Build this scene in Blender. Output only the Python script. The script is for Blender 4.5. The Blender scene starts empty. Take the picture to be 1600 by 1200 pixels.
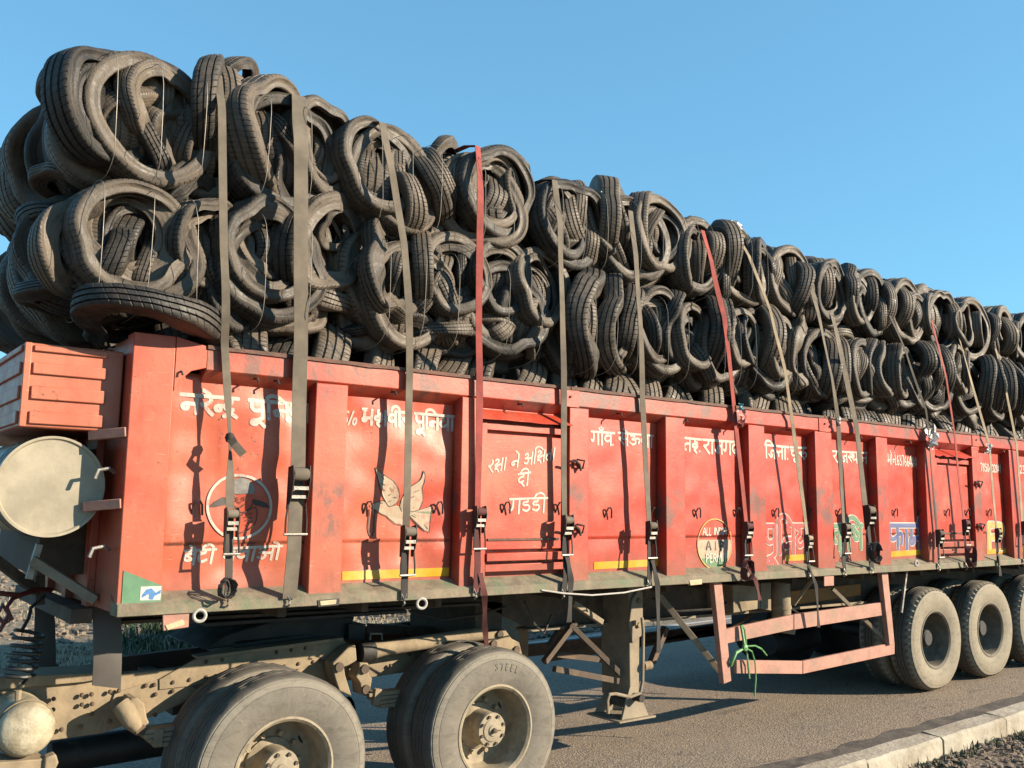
import bpy, math, random
import numpy as np
from mathutils import Vector, Matrix, noise as mnoise

rad = math.radians
S = bpy.context.scene
COL = S.collection

# ------------------------------------------------------------------ camera, sky, sun
FPX = 1450.0                                   # focal length in pixels of a 1600 px wide frame
PITCH = math.atan(170.0 / FPX)
HEAD = math.atan(1919.0 / (FPX / math.cos(PITCH)))
CAM = Vector((0, -5.05, 2.03))
FWD = Vector((math.cos(HEAD) * math.cos(PITCH), math.sin(HEAD) * math.cos(PITCH), math.sin(PITCH)))
RGT = Vector((math.sin(HEAD), -math.cos(HEAD), 0))
UPV = RGT.cross(FWD)
cd = bpy.data.cameras.new('camera'); cam = bpy.data.objects.new('camera', cd); COL.objects.link(cam)
cd.sensor_width = 36; cd.lens = 36 * FPX / 1600; cd.clip_end = 3000; cd.clip_start = .05
M3 = Matrix((RGT, UPV, -FWD)).transposed()
cam.matrix_world = Matrix.Translation(CAM) @ M3.to_4x4()
S.camera = cam

SUN_EL, SUN_AZ = rad(20.5), rad(43)            # azimuth from -Y towards +X
TO_SUN = Vector((math.cos(SUN_EL) * math.sin(SUN_AZ), -math.cos(SUN_EL) * math.cos(SUN_AZ), math.sin(SUN_EL)))
w = bpy.data.worlds.new('World'); S.world = w; w.use_nodes = True
wn = w.node_tree; wn.nodes.clear()
sky = wn.nodes.new('ShaderNodeTexSky'); sky.sky_type = 'NISHITA'; sky.sun_disc = False
sky.sun_elevation = SUN_EL; sky.sun_rotation = math.atan2(TO_SUN.x, TO_SUN.y)
sky.air_density = 1.0; sky.dust_density = .3; sky.ozone_density = 3.0; sky.altitude = 200
bg = wn.nodes.new('ShaderNodeBackground'); bg.inputs[1].default_value = .0965
wo = wn.nodes.new('ShaderNodeOutputWorld')
tint = wn.nodes.new('ShaderNodeMix'); tint.data_type = 'RGBA'; tint.blend_type = 'MULTIPLY'; tint.inputs[0].default_value = 1
tint.inputs[7].default_value = (.86, 1.66, 2.05, 1)        # the clear azure of a dry winter sky, the same all round
soft = wn.nodes.new('ShaderNodeGamma'); soft.inputs[1].default_value = .5
wn.links.new(sky.outputs[0], soft.inputs[0]); wn.links.new(soft.outputs[0], tint.inputs[6]); wn.links.new(tint.outputs[2], bg.inputs[0]); wn.links.new(bg.outputs[0], wo.inputs[0])
sd = bpy.data.lights.new('sun', 'SUN'); sun = bpy.data.objects.new('sun', sd); COL.objects.link(sun)
sd.energy = 5.0; sd.angle = rad(.5); sd.color = (1.0, .85, .65)
sun.rotation_euler = (-TO_SUN).to_track_quat('-Z', 'Y').to_euler()
S.view_settings.view_transform = 'Standard'; S.view_settings.look = 'None'
S.view_settings.exposure = 1.22; S.view_settings.gamma = 1; S.view_settings.use_curve_mapping = False
S.cycles.max_bounces = 6

# ------------------------------------------------------------------ measuring helpers
SL = rad(1.07)                                 # the loaded trailer sits nose-up by about a degree
EX = Vector((math.cos(SL), 0, -math.sin(SL))); EZ = Vector((math.sin(SL), 0, math.cos(SL)))
ORG = Vector((0, 0, 1.30))
def W(x, y, z): return ORG + EX * x + Vector((0, y, 0)) + EZ * z       # trailer frame -> world
def LOC(p): d = Vector(p) - ORG; return Vector((d.dot(EX), d.y, d.dot(EZ)))
def ray(px, py): return (FWD * FPX + RGT * (px - 800) + UPV * (600 - py)).normalized()
def at(px, py, Y=0.0): d = ray(px, py); return CAM + d * ((Y - CAM.y) / d.y)     # where the sight line meets depth Y
def gnd(px, py, z=0.0): d = ray(px, py); return CAM + d * ((z - CAM.z) / d.z)
def scale_at(p): return (Vector(p) - CAM).dot(FWD) / FPX                         # metres per photo pixel
def nz(*a): return mnoise.noise(Vector(a))

# ------------------------------------------------------------------ materials
ALB = .575                                       # the picture is exposed about a stop up; colours are written as they print
class NT:
    def __init__(s, name):
        s.m = bpy.data.materials.new(name); s.m.use_nodes = True; s.t = s.m.node_tree
        s.b = s.t.nodes['Principled BSDF']; s.out = s.t.nodes['Material Output']
    def n(s, t, **k):
        o = s.t.nodes.new(t)
        for a, v in k.items(): setattr(o, a, v)
        return o
    def l(s, a, b): s.t.links.new(a, b)
    def val(s, sock, v):
        if isinstance(v, (int, float)): sock.default_value = v
        elif isinstance(v, tuple): sock.default_value = tuple(c * ALB for c in v) + (1,) if len(v) == 3 and len(sock.default_value) == 4 else v
        else: s.l(v, sock)
    def pos(s, scale=(1, 1, 1), obj=False):
        c = s.n('ShaderNodeTexCoord').outputs['Object'] if obj else s.n('ShaderNodeNewGeometry').outputs['Position']
        m = s.n('ShaderNodeMapping'); s.l(c, m.inputs[0]); m.inputs['Scale'].default_value = scale
        return m.outputs[0]
    def noise(s, v, sc, det=4, rough=.55, dist=0):
        o = s.n('ShaderNodeTexNoise'); s.l(v, o.inputs['Vector'])
        o.inputs['Scale'].default_value = sc; o.inputs['Detail'].default_value = det
        o.inputs['Roughness'].default_value = rough; o.inputs['Distortion'].default_value = dist
        return o.outputs['Fac']
    def ramp(s, f, a, b, lo=0., hi=1.):
        o = s.n('ShaderNodeMapRange'); o.interpolation_type = 'SMOOTHSTEP'
        s.l(f, o.inputs[0]); s.val(o.inputs[1], a); s.val(o.inputs[2], b); s.val(o.inputs[3], lo); s.val(o.inputs[4], hi)
        return o.outputs[0]
    def math(s, op, a, b=0., c=0.):
        o = s.n('ShaderNodeMath', operation=op); s.val(o.inputs[0], a); s.val(o.inputs[1], b); s.val(o.inputs[2], c); return o.outputs[0]
    def mix(s, f, a, b):
        o = s.n('ShaderNodeMix', data_type='RGBA'); s.val(o.inputs[0], f); s.val(o.inputs[6], a); s.val(o.inputs[7], b); return o.outputs[2]
    def bump(s, h, dist, strength=1., prev=None):
        o = s.n('ShaderNodeBump'); s.l(h, o.inputs['Height']); o.inputs['Distance'].default_value = dist; o.inputs['Strength'].default_value = strength
        if prev is not None: s.l(prev, o.inputs['Normal'])
        return o.outputs[0]
    def done(s, col, rough=.6, nrm=None, metal=0., spec=.5):
        s.val(s.b.inputs['Base Color'], col); s.val(s.b.inputs['Roughness'], rough)
        s.b.inputs['Metallic'].default_value = metal; s.b.inputs['Specular IOR Level'].default_value = spec
        if nrm is not None: s.l(nrm, s.b.inputs['Normal'])
        return s.m

def m_plain(name, col, rough=.6, metal=0., vary=.25, sc=9., bmp=.002, dirt=None, dirt_amt=.5):
    t = NT(name); p = t.pos()
    n1 = t.noise(p, sc, 6, .65); n2 = t.noise(p, sc * 5, 4, .6)
    d = tuple(c * (1 - vary) for c in col); u = tuple(min(1, c * (1 + vary)) for c in col)
    c = t.mix(t.ramp(n1, .3, .7), d, u)
    if dirt: c = t.mix(t.ramp(t.noise(p, sc * .6, 7, .7), .62 - .25 * dirt_amt, .72, 0, .85), c, dirt)
    return t.done(c, t.ramp(n1, .3, .7, rough - .08, rough + .12), t.bump(n2, bmp), metal)

def m_paint(name, red=(.60, .054, .026), fade=(.68, .165, .090), smudge=.0, weld=0.):
    t = NT(name); p = t.pos()
    big = t.noise(p, 1.6, 5, .6); mid = t.noise(p, 7, 6, .65); fine = t.noise(p, 46, 4, .6)
    streak = t.noise(t.pos((9, 9, .8)), 2.2, 5, .6)
    sx = t.n('ShaderNodeSeparateXYZ'); t.l(t.n('ShaderNodeNewGeometry').outputs['Position'], sx.inputs[0])
    front_glare = t.ramp(sx.outputs['X'], 1.5, 6.5, .14, -.10)                       # front bays painted paler to stand for the sun's glare
    c = t.mix(t.ramp(t.math('ADD', big, front_glare), .38, .72), red, fade)
    c = t.mix(t.ramp(streak, .52, .8, 0, .35), c, tuple(x * .6 for x in red))
    c = t.mix(t.math('MULTIPLY', t.ramp(mid, .58, .74, 0, .42), t.ramp(front_glare, -.1, .14, .25, 1.)), c, (.70, .29, .18))                # chalky wear, boosted where the front glare is painted
    c = t.mix(t.math('MULTIPLY', t.ramp(fine, .60, .68), t.ramp(mid, .46, .62)), c, (.17, .07, .04))   # rust pits
    scr = t.noise(t.pos((1.2, 1.2, 14)), 9, 3, .5, .6)
    c = t.mix(t.math('MULTIPLY', t.ramp(scr, .66, .71, 0, .5), t.ramp(big, .4, .55)), c, (.74, .42, .30))
    sep = t.n('ShaderNodeSeparateXYZ'); t.l(t.n('ShaderNodeNewGeometry').outputs['Position'], sep.inputs[0])
    low = t.math('ADD', sep.outputs['Z'], t.math('MULTIPLY', mid, .5))
    c = t.mix(t.ramp(low, 1.95, 1.66, 0, .55), c, (.30, .15, .10))              # road dirt settled along the foot of the side
    tz = t.math('ADD', sep.outputs['Z'], t.math('MULTIPLY', sep.outputs['X'], .0187))
    run = t.noise(t.pos((26, 26, 1.1)), 1.4, 4, .6)
    c = t.mix(t.math('MULTIPLY', t.ramp(run, .58, .72), t.math('MULTIPLY', t.ramp(tz, 2.20, 2.70, 0, .5), mid)), c, (.22, .085, .045))          # rust runs below the rail
    seam = t.ramp(t.math('ABSOLUTE', t.math('SUBTRACT', t.math('ADD', tz, t.math('MULTIPLY', fine, .012)), 1.791)), .003, .016, 1., 0.)
    if weld: c = t.mix(t.math('MULTIPLY', seam, t.ramp(mid, .40, .60, .1, weld)), c, (.13, .06, .04))                                    # grime in the weld seam
    if smudge:
        sm = t.noise(t.pos((1.2, 1.2, .8)), 3.1, 6, .68, .4)
        zz = t.math('ADD', sep.outputs['Z'], t.math('MULTIPLY', t.noise(p, 5, 4), .12))
        band = t.math('MAXIMUM', t.ramp(t.math('ABSOLUTE', t.math('SUBTRACT', zz, 2.80)), .10, .22, 1., 0.), t.ramp(t.math('ABSOLUTE', t.math('SUBTRACT', zz, 1.98)), .10, .24, 1., 0.))
        c = t.mix(t.math('MULTIPLY', t.ramp(sm, .47, .60, 0, smudge), band), c, (.15, .11, .085))
    r = t.ramp(mid, .3, .75, .36, .52)
    return t.done(c, r, t.bump(fine, .0007, .8, t.bump(mid, .0035, .5)), 0., .38)

def m_rubber_bale():
    t = NT('old_tyre_rubber'); p = t.pos(); oi = t.n('ShaderNodeObjectInfo').outputs['Random']
    uv = t.n('ShaderNodeUVMap'); uv.uv_map = 'UVMap'
    sep = t.n('ShaderNodeSeparateXYZ'); t.l(uv.outputs[0], sep.inputs[0])
    za = t.n('ShaderNodeAttribute'); za.attribute_name = 'zone'; z = za.outputs['Fac']
    tread = t.ramp(z, .35, .65)
    n1 = t.noise(p, 3.4, 6, .62); n2 = t.noise(p, 17, 6, .68); n3 = t.noise(p, 75, 3, .6)
    u = t.math('ADD', sep.outputs[0], t.math('MULTIPLY', n2, .01))
    vv = sep.outputs[1]
    saw = t.math('FRACT', t.math('ADD', t.math('MULTIPLY', u, t.math('MULTIPLY_ADD', oi, 12., 24.)), t.math('MULTIPLY', vv, t.math('MULTIPLY_ADD', oi, 14., -7.))))
    sipe = t.math('MULTIPLY', t.ramp(t.math('ABSOLUTE', t.math('SUBTRACT', saw, .5)), .0, .13, 1., 0.), t.ramp(t.math('ABSOLUTE', vv), .024, .056, .25, 1.))
    sipe = t.math('MULTIPLY', sipe, tread)
    ribs = t.math('MULTIPLY', t.math('SINE', t.math('MULTIPLY', vv, 210.)), t.math('SUBTRACT', 1., tread))
    letters = t.math('MULTIPLY', t.ramp(t.noise(t.pos((1, 1, 1), True), 60, 2, .4), .56, .6), t.math('SUBTRACT', 1., tread))
    blk = t.mix(oi, (.019, .018, .0175), (.046, .040, .034))
    dust = t.mix(n2, (.120, .094, .070), (.30, .235, .172))
    amt = t.math('MULTIPLY_ADD', oi, .36, t.math('MULTIPLY', n1, .58))
    c = t.mix(t.ramp(t.math('ADD', amt, t.math('MULTIPLY', n2, .35)), .40, .88, .04, .88), blk, dust)
    c = t.mix(t.ramp(n2, .66, .76, 0, .25), c, (.22, .11, .05))                 # rust smears from the steel beads
    c = t.mix(t.math('MULTIPLY', sipe, .55), c, (.022, .019, .016))  # slight groove shade painted into the sipes
    h = t.bump(sipe, -.006, .9); h = t.bump(ribs, .0013, .35, h); h = t.bump(letters, .0014, .6, h); h = t.bump(n2, .006, .5, h); h = t.bump(n3, .002, .6, h)
    return t.done(c, t.ramp(n2, .3, .7, .48, .76), h, 0, .45)

def m_wheel_rubber(name, base=(.20, .175, .14), dark=(.085, .076, .066)):
    t = NT(name); p = t.pos(); po = t.pos((1, 1, 1), True)
    sep = t.n('ShaderNodeSeparateXYZ'); t.l(po, sep.inputs[0])
    r = t.math('SQRT', t.math('ADD', t.math('MULTIPLY', sep.outputs[0], sep.outputs[0]), t.math('MULTIPLY', sep.outputs[2], sep.outputs[2])))
    ang = t.math('ARCTAN2', sep.outputs[2], sep.outputs[0])
    cmb = t.n('ShaderNodeCombineXYZ'); t.l(t.math('MULTIPLY', ang, 6.), cmb.inputs[0]); t.l(t.math('MULTIPLY', r, 2.), cmb.inputs[1])
    rays = t.noise(cmb.outputs[0], 3.2, 5, .7); n2 = t.noise(p, 22, 6, .7); n1 = t.noise(p, 4, 4, .6)
    c = t.mix(t.ramp(n1, .3, .7), base, tuple(x * 1.25 for x in base))
    c = t.mix(t.ramp(rays, .52, .72, 0, .55), c, tuple(x * .55 for x in base))
    c = t.mix(t.ramp(rays, .42, .30, 0, .6), c, (.36, .31, .24))
    c = t.mix(t.ramp(r, .468, .474, 0, .55), c, (.36, .32, .25))
    c = t.mix(t.ramp(n2, .55, .75, 0, .35), c, dark)
    sm = t.noise(t.pos((1.6, 1, 3.4), True), 4.5, 7, .72, .8)
    c = t.mix(t.ramp(sm, .48, .64, 0, .5), c, tuple(x * .58 for x in base)); c = t.mix(t.ramp(sm, .42, .30, 0, .4), c, (.40, .34, .26))
    c = t.mix(t.ramp(r, .508, .522, 0, .8), c, dark)                            # the tread itself is scrubbed dark
    ring = t.ramp(t.math('ABSOLUTE', t.math('SUBTRACT', r, .465)), .0, .006, -1., 0.)
    return t.done(c, .8, t.bump(n2, .004, .6, t.bump(ring, .004, .6)))

def m_asphalt():
    t = NT('asphalt'); p = t.pos()
    v = t.n('ShaderNodeTexVoronoi'); t.l(p, v.inputs['Vector']); v.inputs['Scale'].default_value = 75
    cell = t.n('ShaderNodeSeparateColor'); t.l(v.outputs['Color'], cell.inputs[0])
    n1 = t.noise(p, .9, 5, .6); n2 = t.noise(p, 30, 5, .7); n3 = t.noise(t.pos((.5, 5, 1)), 1.2, 4)
    c = t.mix(t.ramp(cell.outputs[0], .2, .95), (.25, .195, .145), (.50, .385, .28))
    c = t.mix(t.ramp(n1, .35, .7, 0, .45), c, (.47, .345, .235))
    c = t.mix(t.ramp(n3, .55, .75, 0, .3), c, (.18, .15, .12))
    c = t.mix(t.ramp(cell.outputs[1], .93, .98, 0, .7), c, (.30, .26, .21))
    cr = t.n('ShaderNodeTexVoronoi', feature='DISTANCE_TO_EDGE'); wv = t.n('ShaderNodeVectorMath', operation='ADD'); t.l(p, wv.inputs[0])
    nn = t.n('ShaderNodeTexNoise'); t.l(p, nn.inputs['Vector']); nn.inputs['Scale'].default_value = 2.2; nn.inputs['Detail'].default_value = 5; t.l(nn.outputs['Color'], wv.inputs[1])
    t.l(wv.outputs[0], cr.inputs['Vector']); cr.inputs['Scale'].default_value = .42
    crk = t.ramp(cr.outputs['Distance'], .0, .006, 1., 0.)
    c = t.mix(t.math('MULTIPLY', crk, t.ramp(n1, .42, .55, 0, .8)), c, (.05, .042, .035))
    oil = t.noise(t.pos((.7, 2.2, 1)), 1.7, 5, .6)
    c = t.mix(t.ramp(oil, .60, .72, 0, .45), c, (.09, .075, .062))
    return t.done(c, .85, t.bump(n2, .006, .7, t.bump(v.outputs['Distance'], .006, .7)))

def m_earth(name, a, b, c3, sc=1.):
    t = NT(name); p = t.pos()
    n1 = t.noise(p, .6 * sc, 6, .65); n2 = t.noise(p, 5 * sc, 7, .7)
    v = t.n('ShaderNodeTexVoronoi'); t.l(p, v.inputs['Vector']); v.inputs['Scale'].default_value = 16 * sc
    cell = t.n('ShaderNodeSeparateColor'); t.l(v.outputs['Color'], cell.inputs[0])
    c = t.mix(t.ramp(n1, .35, .65), a, b); c = t.mix(t.ramp(n2, .5, .7, 0, .8), c, c3)
    c = t.mix(t.ramp(cell.outputs[0], .55, .95, 0, .6), c, tuple(min(1, x * 1.5) for x in a))
    return t.done(c, .95, t.bump(v.outputs['Distance'], -.03, .7, t.bump(n2, .05, .7)))

def m_web(name, col):
    t = NT(name); p = t.pos((1, 1, 1)); uvn = t.n('ShaderNodeUVMap'); uvn.uv_map = 'UVMap'
    sep = t.n('ShaderNodeSeparateXYZ'); t.l(uvn.outputs[0], sep.inputs[0])
    weave = t.math('MULTIPLY', t.math('SINE', t.math('MULTIPLY', sep.outputs[0], 520.)), t.math('SINE', t.math('MULTIPLY', sep.outputs[1], 700.)))
    n = t.noise(p, 6, 5, .6); n2 = t.noise(p, 60, 3, .6)
    c = t.mix(t.ramp(n, .3, .7), tuple(x * .7 for x in col), tuple(min(1, x * 1.2) for x in col))
    c = t.mix(t.ramp(n2, .6, .75, 0, .4), c, tuple(x * .45 for x in col))
    return t.done(c, .85, t.bump(weave, .0009, .7))

RED = m_paint('red_paint'); REDW = m_paint('red_panel_paint', weld=.85); REDP = m_paint('red_post_paint', smudge=.75)
REDB = m_paint('faded_headboard_paint', (.60, .14, .075), (.66, .22, .125))
FRAMEP = m_plain('faded_pink_paint', (.55, .26, .19), .65, 0, .22, 8, .002, (.36, .24, .16), .6)
RUSTCAP = m_plain('rusty_rail_cap', (.16, .085, .06), .8, 0, .5, 14, .004, (.32, .12, .075), .7)
LEDGE = m_plain('dusty_green_ledge', (.285, .225, .155), .8, 0, .35, 9, .003, (.17, .24, .135), .75)
GREEN = m_plain('green_paint', (.13, .30, .16), .6, 0, .2, 9, .001, (.30, .25, .18), .4)
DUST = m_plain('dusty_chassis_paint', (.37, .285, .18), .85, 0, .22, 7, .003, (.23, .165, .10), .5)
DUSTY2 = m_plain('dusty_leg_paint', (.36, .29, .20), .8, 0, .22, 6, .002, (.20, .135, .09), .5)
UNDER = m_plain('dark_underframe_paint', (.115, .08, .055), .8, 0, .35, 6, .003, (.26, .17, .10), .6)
BLACKISH = m_plain('greasy_black_steel', (.022, .02, .018), .6, 0, .4, 10, .002, (.10, .075, .05), .3)
RUBBER = m_rubber_bale()
WRUB = m_wheel_rubber('dusty_wheel_rubber'); WRUB2 = m_wheel_rubber('pale_dusty_wheel_rubber', (.30, .255, .18))
RIM = m_plain('dusty_rim_paint', (.42, .345, .235), .75, 0, .2, 12, .002, (.20, .145, .095), .5)
LETR = m_plain('moulded_rubber_lettering', (.125, .108, .088), .8, 0, .2, 30, .001)
RIMD = m_plain('shaded_trailer_rim', (.22, .185, .135), .8, 0, .25, 12, .002, (.12, .09, .06), .5)  # shade of the rim recess put into a darker rim colour
TREADR = m_plain('dark_tread_rubber', (.045, .042, .04), .85, 0, .3, 20, .004, (.12, .1, .08), .3)
FLAP = m_plain('grey_flap_rubber', (.12, .105, .092), .7, 0, .12, 5, .001)
TANKP = m_plain('cream_drum_paint', (.47, .41, .295), .45, 0, .20, 3, .0015, (.27, .235, .16), .6)
AIRT = m_plain('scraped_air_tank', (.50, .42, .28), .55, 0, .35, 9, .003, (.78, .70, .52), .5)
STEEL = m_plain('worn_steel', (.45, .42, .37), .45, .6, .25, 20, .001, (.16, .10, .07), .4)
DARKST = m_plain('dark_steel', (.055, .046, .04), .55, .3, .35, 20, .001)
WEBK = m_web('khaki_webbing', (.205, .168, .125)); WEBD = m_web('dark_webbing', (.10, .082, .064)); WEBR = m_web('red_webbing', (.42, .075, .06))
WEBB = m_web('beige_webbing', (.42, .33, .22)); WEBX = m_web('black_webbing', (.045, .04, .036)); WEBM = m_web('maroon_webbing', (.13, .03, .028))
def m_sign(name, col, wear=.5):
    t = NT(name); p = t.pos(); n = t.noise(p, 24, 6, .72); b = t.noise(p, 5, 4, .6); st = t.noise(t.pos((60, 60, 7)), 1.6, 4, .6)
    c = t.mix(t.ramp(st, .35, .7), tuple(x * .82 for x in col), col)
    c = t.mix(t.math('MULTIPLY', t.ramp(n, .50, .60, 0, 1.), t.ramp(b, .40, .62, .12, wear)), c, (.58, .09, .055))
    return t.done(c, .55, t.bump(n, .001, .6))
WHITEC = m_plain('white_emblem_paint', (.76, .70, .58), .55, 0, .06, 20, .0005)
WHITEP = m_sign('white_lettering_paint', (.74, .67, .57), .55)
YELT = m_plain('yellow_reflective_tape', (.80, .42, .02), .35, 0, .08, 8, .0003)
YELP = m_sign('yellow_lettering_paint', (.80, .55, .12), .7)
BLUEP = m_sign('blue_lettering_paint', (.07, .12, .34), .7)
GRNP = m_sign('green_lettering_paint', (.10, .32, .15), .7)
REDL = m_sign('red_lettering_paint', (.60, .06, .05), .7)
BLKP = m_plain('black_line_paint', (.06, .045, .04), .6, 0, .2, 20, .0005)
CREAM = m_sign('cream_picture_paint', (.62, .47, .32), .55)
GREYP = m_plain('grey_picture_paint', (.30, .28, .25), .6, 0, .3, 30, .0005)
ORNG = m_plain('orange_underframe_paint', (.50, .23, .055), .7, 0, .2, 9, .001, (.3, .2, .1), .4)
WIREM = m_plain('pale_baling_wire', (.42, .37, .31), .5, .3, .1)
ROPEW = m_plain('white_rope', (.68, .64, .57), .9, 0, .1, 40)
TWINE = m_plain('green_plastic_twine', (.16, .42, .14), .5, 0, .25, 12)
HOSER = m_plain('red_air_hose', (.16, .025, .02), .45, 0, .2); HOSEK = m_plain('black_air_hose', (.03, .028, .026), .45, 0, .2)
PLAS = m_plain('white_plastic_film', (.78, .76, .74), .35, 0, .1, 20); PLASB = m_plain('teal_plastic_film', (.10, .40, .45), .35, 0, .1, 20)
PLASR = m_plain('pink_plastic_film', (.72, .25, .2), .35, 0, .1, 20)
ASPH = m_asphalt(); KERBSTRIP = m_plain('dark_kerb_strip', (.105, .09, .078), .85, 0, .3, 9, .004, (.26, .21, .16), .9)
KERBM = m_plain('whitewashed_concrete', (.58, .52, .41), .9, 0, .16, 5, .008, (.33, .26, .18), .85)
LINEM = m_plain('white_road_paint', (.62, .60, .56), .8, 0, .15, 10, .001, (.25, .22, .2), .4)
DIRT = m_earth('verge_earth', (.27, .205, .145), (.22, .165, .115), (.15, .115, .08), 1.6)
FIELD = m_earth('dry_field_earth', (.30, .235, .16), (.235, .19, .125), (.16, .15, .08), .5)
STONE = m_plain('gravel_stone', (.30, .235, .175), .9, 0, .3, 20, .004)
GRASSD = m_plain('dry_grass_blades', (.52, .45, .30), .8, 0, .35, 3); GRASSG = m_plain('green_weed_leaves', (.05, .085, .032), .7, 0, .4, 3)
STICK = m_plain('white_sticker', (.74, .72, .66), .4, 0, .05); STICKB = m_plain('blue_sticker_print', (.08, .25, .55), .4, 0, .1)
LENS = m_plain('cream_lens', (.66, .54, .33), .35, 0, .1)

# ------------------------------------------------------------------ mesh building
class MB:
    def __init__(s): s.v, s.f, s.uv = [], [], None
    def add(s, vs, fs):
        o = len(s.v); s.v += [Vector(v) for v in vs]; s.f += [tuple(i + o for i in f) for f in fs]; return s
    def box(s, x0, x1, y0, y1, z0, z1, xf=None):
        c = [(x, y, z) for z in (z0, z1) for y in (y0, y1) for x in (x0, x1)]
        if xf: c = [xf(*p) for p in c]
        return s.add(c, [(0, 2, 3, 1), (4, 5, 7, 6), (0, 1, 5, 4), (2, 6, 7, 3), (0, 4, 6, 2), (1, 3, 7, 5)])
    def prism(s, poly, vec):
        n = len(poly); P = [Vector(p) for p in poly]; Q = [p + Vector(vec) for p in P]
        nrm = sum(((P[i] - P[0]).cross(P[(i + 1) % n] - P[0]) for i in range(n)), Vector())
        if nrm.dot(Vector(vec)) > 0: P, Q = P[::-1], Q[::-1]
        return s.add(P + Q, [tuple(range(n)), tuple(range(2 * n - 1, n - 1, -1))] + [(i, i + n, (i + 1) % n + n, (i + 1) % n) for i in range(n)])
    def tube(s, pts, r, n=8, flat=None):
        P = [Vector(p) for p in pts]; vs, fs = [], []
        t0 = (P[1] - P[0]).normalized(); a = t0.orthogonal().normalized()
        for i, p in enumerate(P):
            t = (P[min(i + 1, len(P) - 1)] - P[max(i - 1, 0)]).normalized()
            a = (a - t * a.dot(t)).normalized(); b = t.cross(a); rr = r[i] if isinstance(r, (list, tuple)) else r
            vs += [p + (a * math.cos(2 * math.pi * k / n) + b * math.sin(2 * math.pi * k / n)) * rr for k in range(n)]
        for i in range(len(P) - 1):
            for k in range(n): fs.append((i * n + k, i * n + (k + 1) % n, (i + 1) * n + (k + 1) % n, (i + 1) * n + k))
        fs += [tuple(range(n - 1, -1, -1)), tuple(range((len(P) - 1) * n, len(P) * n))]
        return s.add(vs, fs)
    def bar(s, a, b, wy, wz, up=(0, 0, 1)):                   # rectangular bar a -> b
        a, b = Vector(a), Vector(b); t = (b - a).normalized(); u = Vector(up); u = (u - t * u.dot(t)).normalized(); q = t.cross(u)
        c = [p + q * (sy * wy / 2) + u * (sz * wz / 2) for p in (a, b) for sy, sz in ((-1, -1), (1, -1), (1, 1), (-1, 1))]
        return s.add(c, [(3, 2, 1, 0), (4, 5, 6, 7), (0, 1, 5, 4), (1, 2, 6, 5), (2, 3, 7, 6), (3, 0, 4, 7)])
    def lathe(s, prof, org, axis=(0, 1, 0), n=48, close=False):
        ax = Vector(axis).normalized(); a = ax.orthogonal().normalized(); b = ax.cross(a); o = Vector(org); vs, fs = [], []
        for r, h in prof: vs += [o + ax * h + (a * math.cos(2 * math.pi * k / n) + b * math.sin(2 * math.pi * k / n)) * r for k in range(n)]
        m = len(prof)
        for i in range(m if close else m - 1):
            j = (i + 1) % m
            for k in range(n): fs.append((i * n + k, j * n + k, j * n + (k + 1) % n, i * n + (k + 1) % n))
        return s.add(vs, fs)
    def strip(s, pts, wd, th, nrm):                           # webbing: centre line, width vector(s), thickness along nrm
        P = [Vector(p) for p in pts]; vs, fs = [], []
        wl = wd if isinstance(wd, list) else [Vector(wd)] * len(P)
        for i, p in enumerate(P):
            t = (P[min(i + 1, len(P) - 1)] - P[max(i - 1, 0)]).normalized(); q = t.cross(wl[i]).normalized()
            if q.dot(Vector(nrm)) < 0: q = -q
            vs += [p - wl[i] / 2, p + wl[i] / 2, p + wl[i] / 2 + q * th, p - wl[i] / 2 + q * th]
        for i in range(len(P) - 1):
            for k in range(4): fs.append((i * 4 + k, i * 4 + (k + 1) % 4, i * 4 + 4 + (k + 1) % 4, i * 4 + 4 + k))
        fs += [(3, 2, 1, 0), tuple(range(len(P) * 4 - 4, len(P) * 4))]
        L = [0]; 
        for i in range(1, len(P)): L.append(L[-1] + (P[i] - P[i - 1]).length)
        if s.uv is None: s.uv = [(0, 0)] * len(s.v)
        for i in range(len(P)):
            ww = wl[i].length; s.uv += [(0, L[i]), (ww, L[i]), (ww, L[i]), (0, L[i])]
        return s.add(vs, fs)
    def build(s, name, mat, parent=None, bevel=0., smooth=35, origin=None, fix=True):
        o = bpy.data.objects.new(name, None) if False else None
        pl = parent['wloc'] if parent is not None and 'wloc' in parent else (0, 0, 0)
        org = Vector(origin) if origin is not None else Vector(pl)
        me = bpy.data.meshes.new(name)
        me.from_pydata([tuple(v - org) for v in s.v], [], s.f)
        if fix:
            import bmesh
            b = bmesh.new(); b.from_mesh(me); bmesh.ops.recalc_face_normals(b, faces=b.faces); b.to_mesh(me); b.free()
        if s.uv is not None and len(s.uv) == len(s.v):
            ul = me.uv_layers.new(name='UVMap'); li = np.empty(len(me.loops), np.int32); me.loops.foreach_get('vertex_index', li)
            ul.data.foreach_set('uv', np.array(s.uv, np.float32)[li].ravel())
        if smooth: me.shade_smooth(); me.set_sharp_from_angle(angle=rad(smooth))
        me.materials.append(mat)
        o = bpy.data.objects.new(name, me); COL.objects.link(o)
        o['wloc'] = tuple(org)
        if parent is not None: o.parent = parent; o.location = org - Vector(pl)
        else: o.location = org
        if bevel:
            m = o.modifiers.new('edge', 'BEVEL'); m.width = bevel; m.segments = 2; m.limit_method = 'ANGLE'; m.angle_limit = rad(40)
        return o

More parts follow.
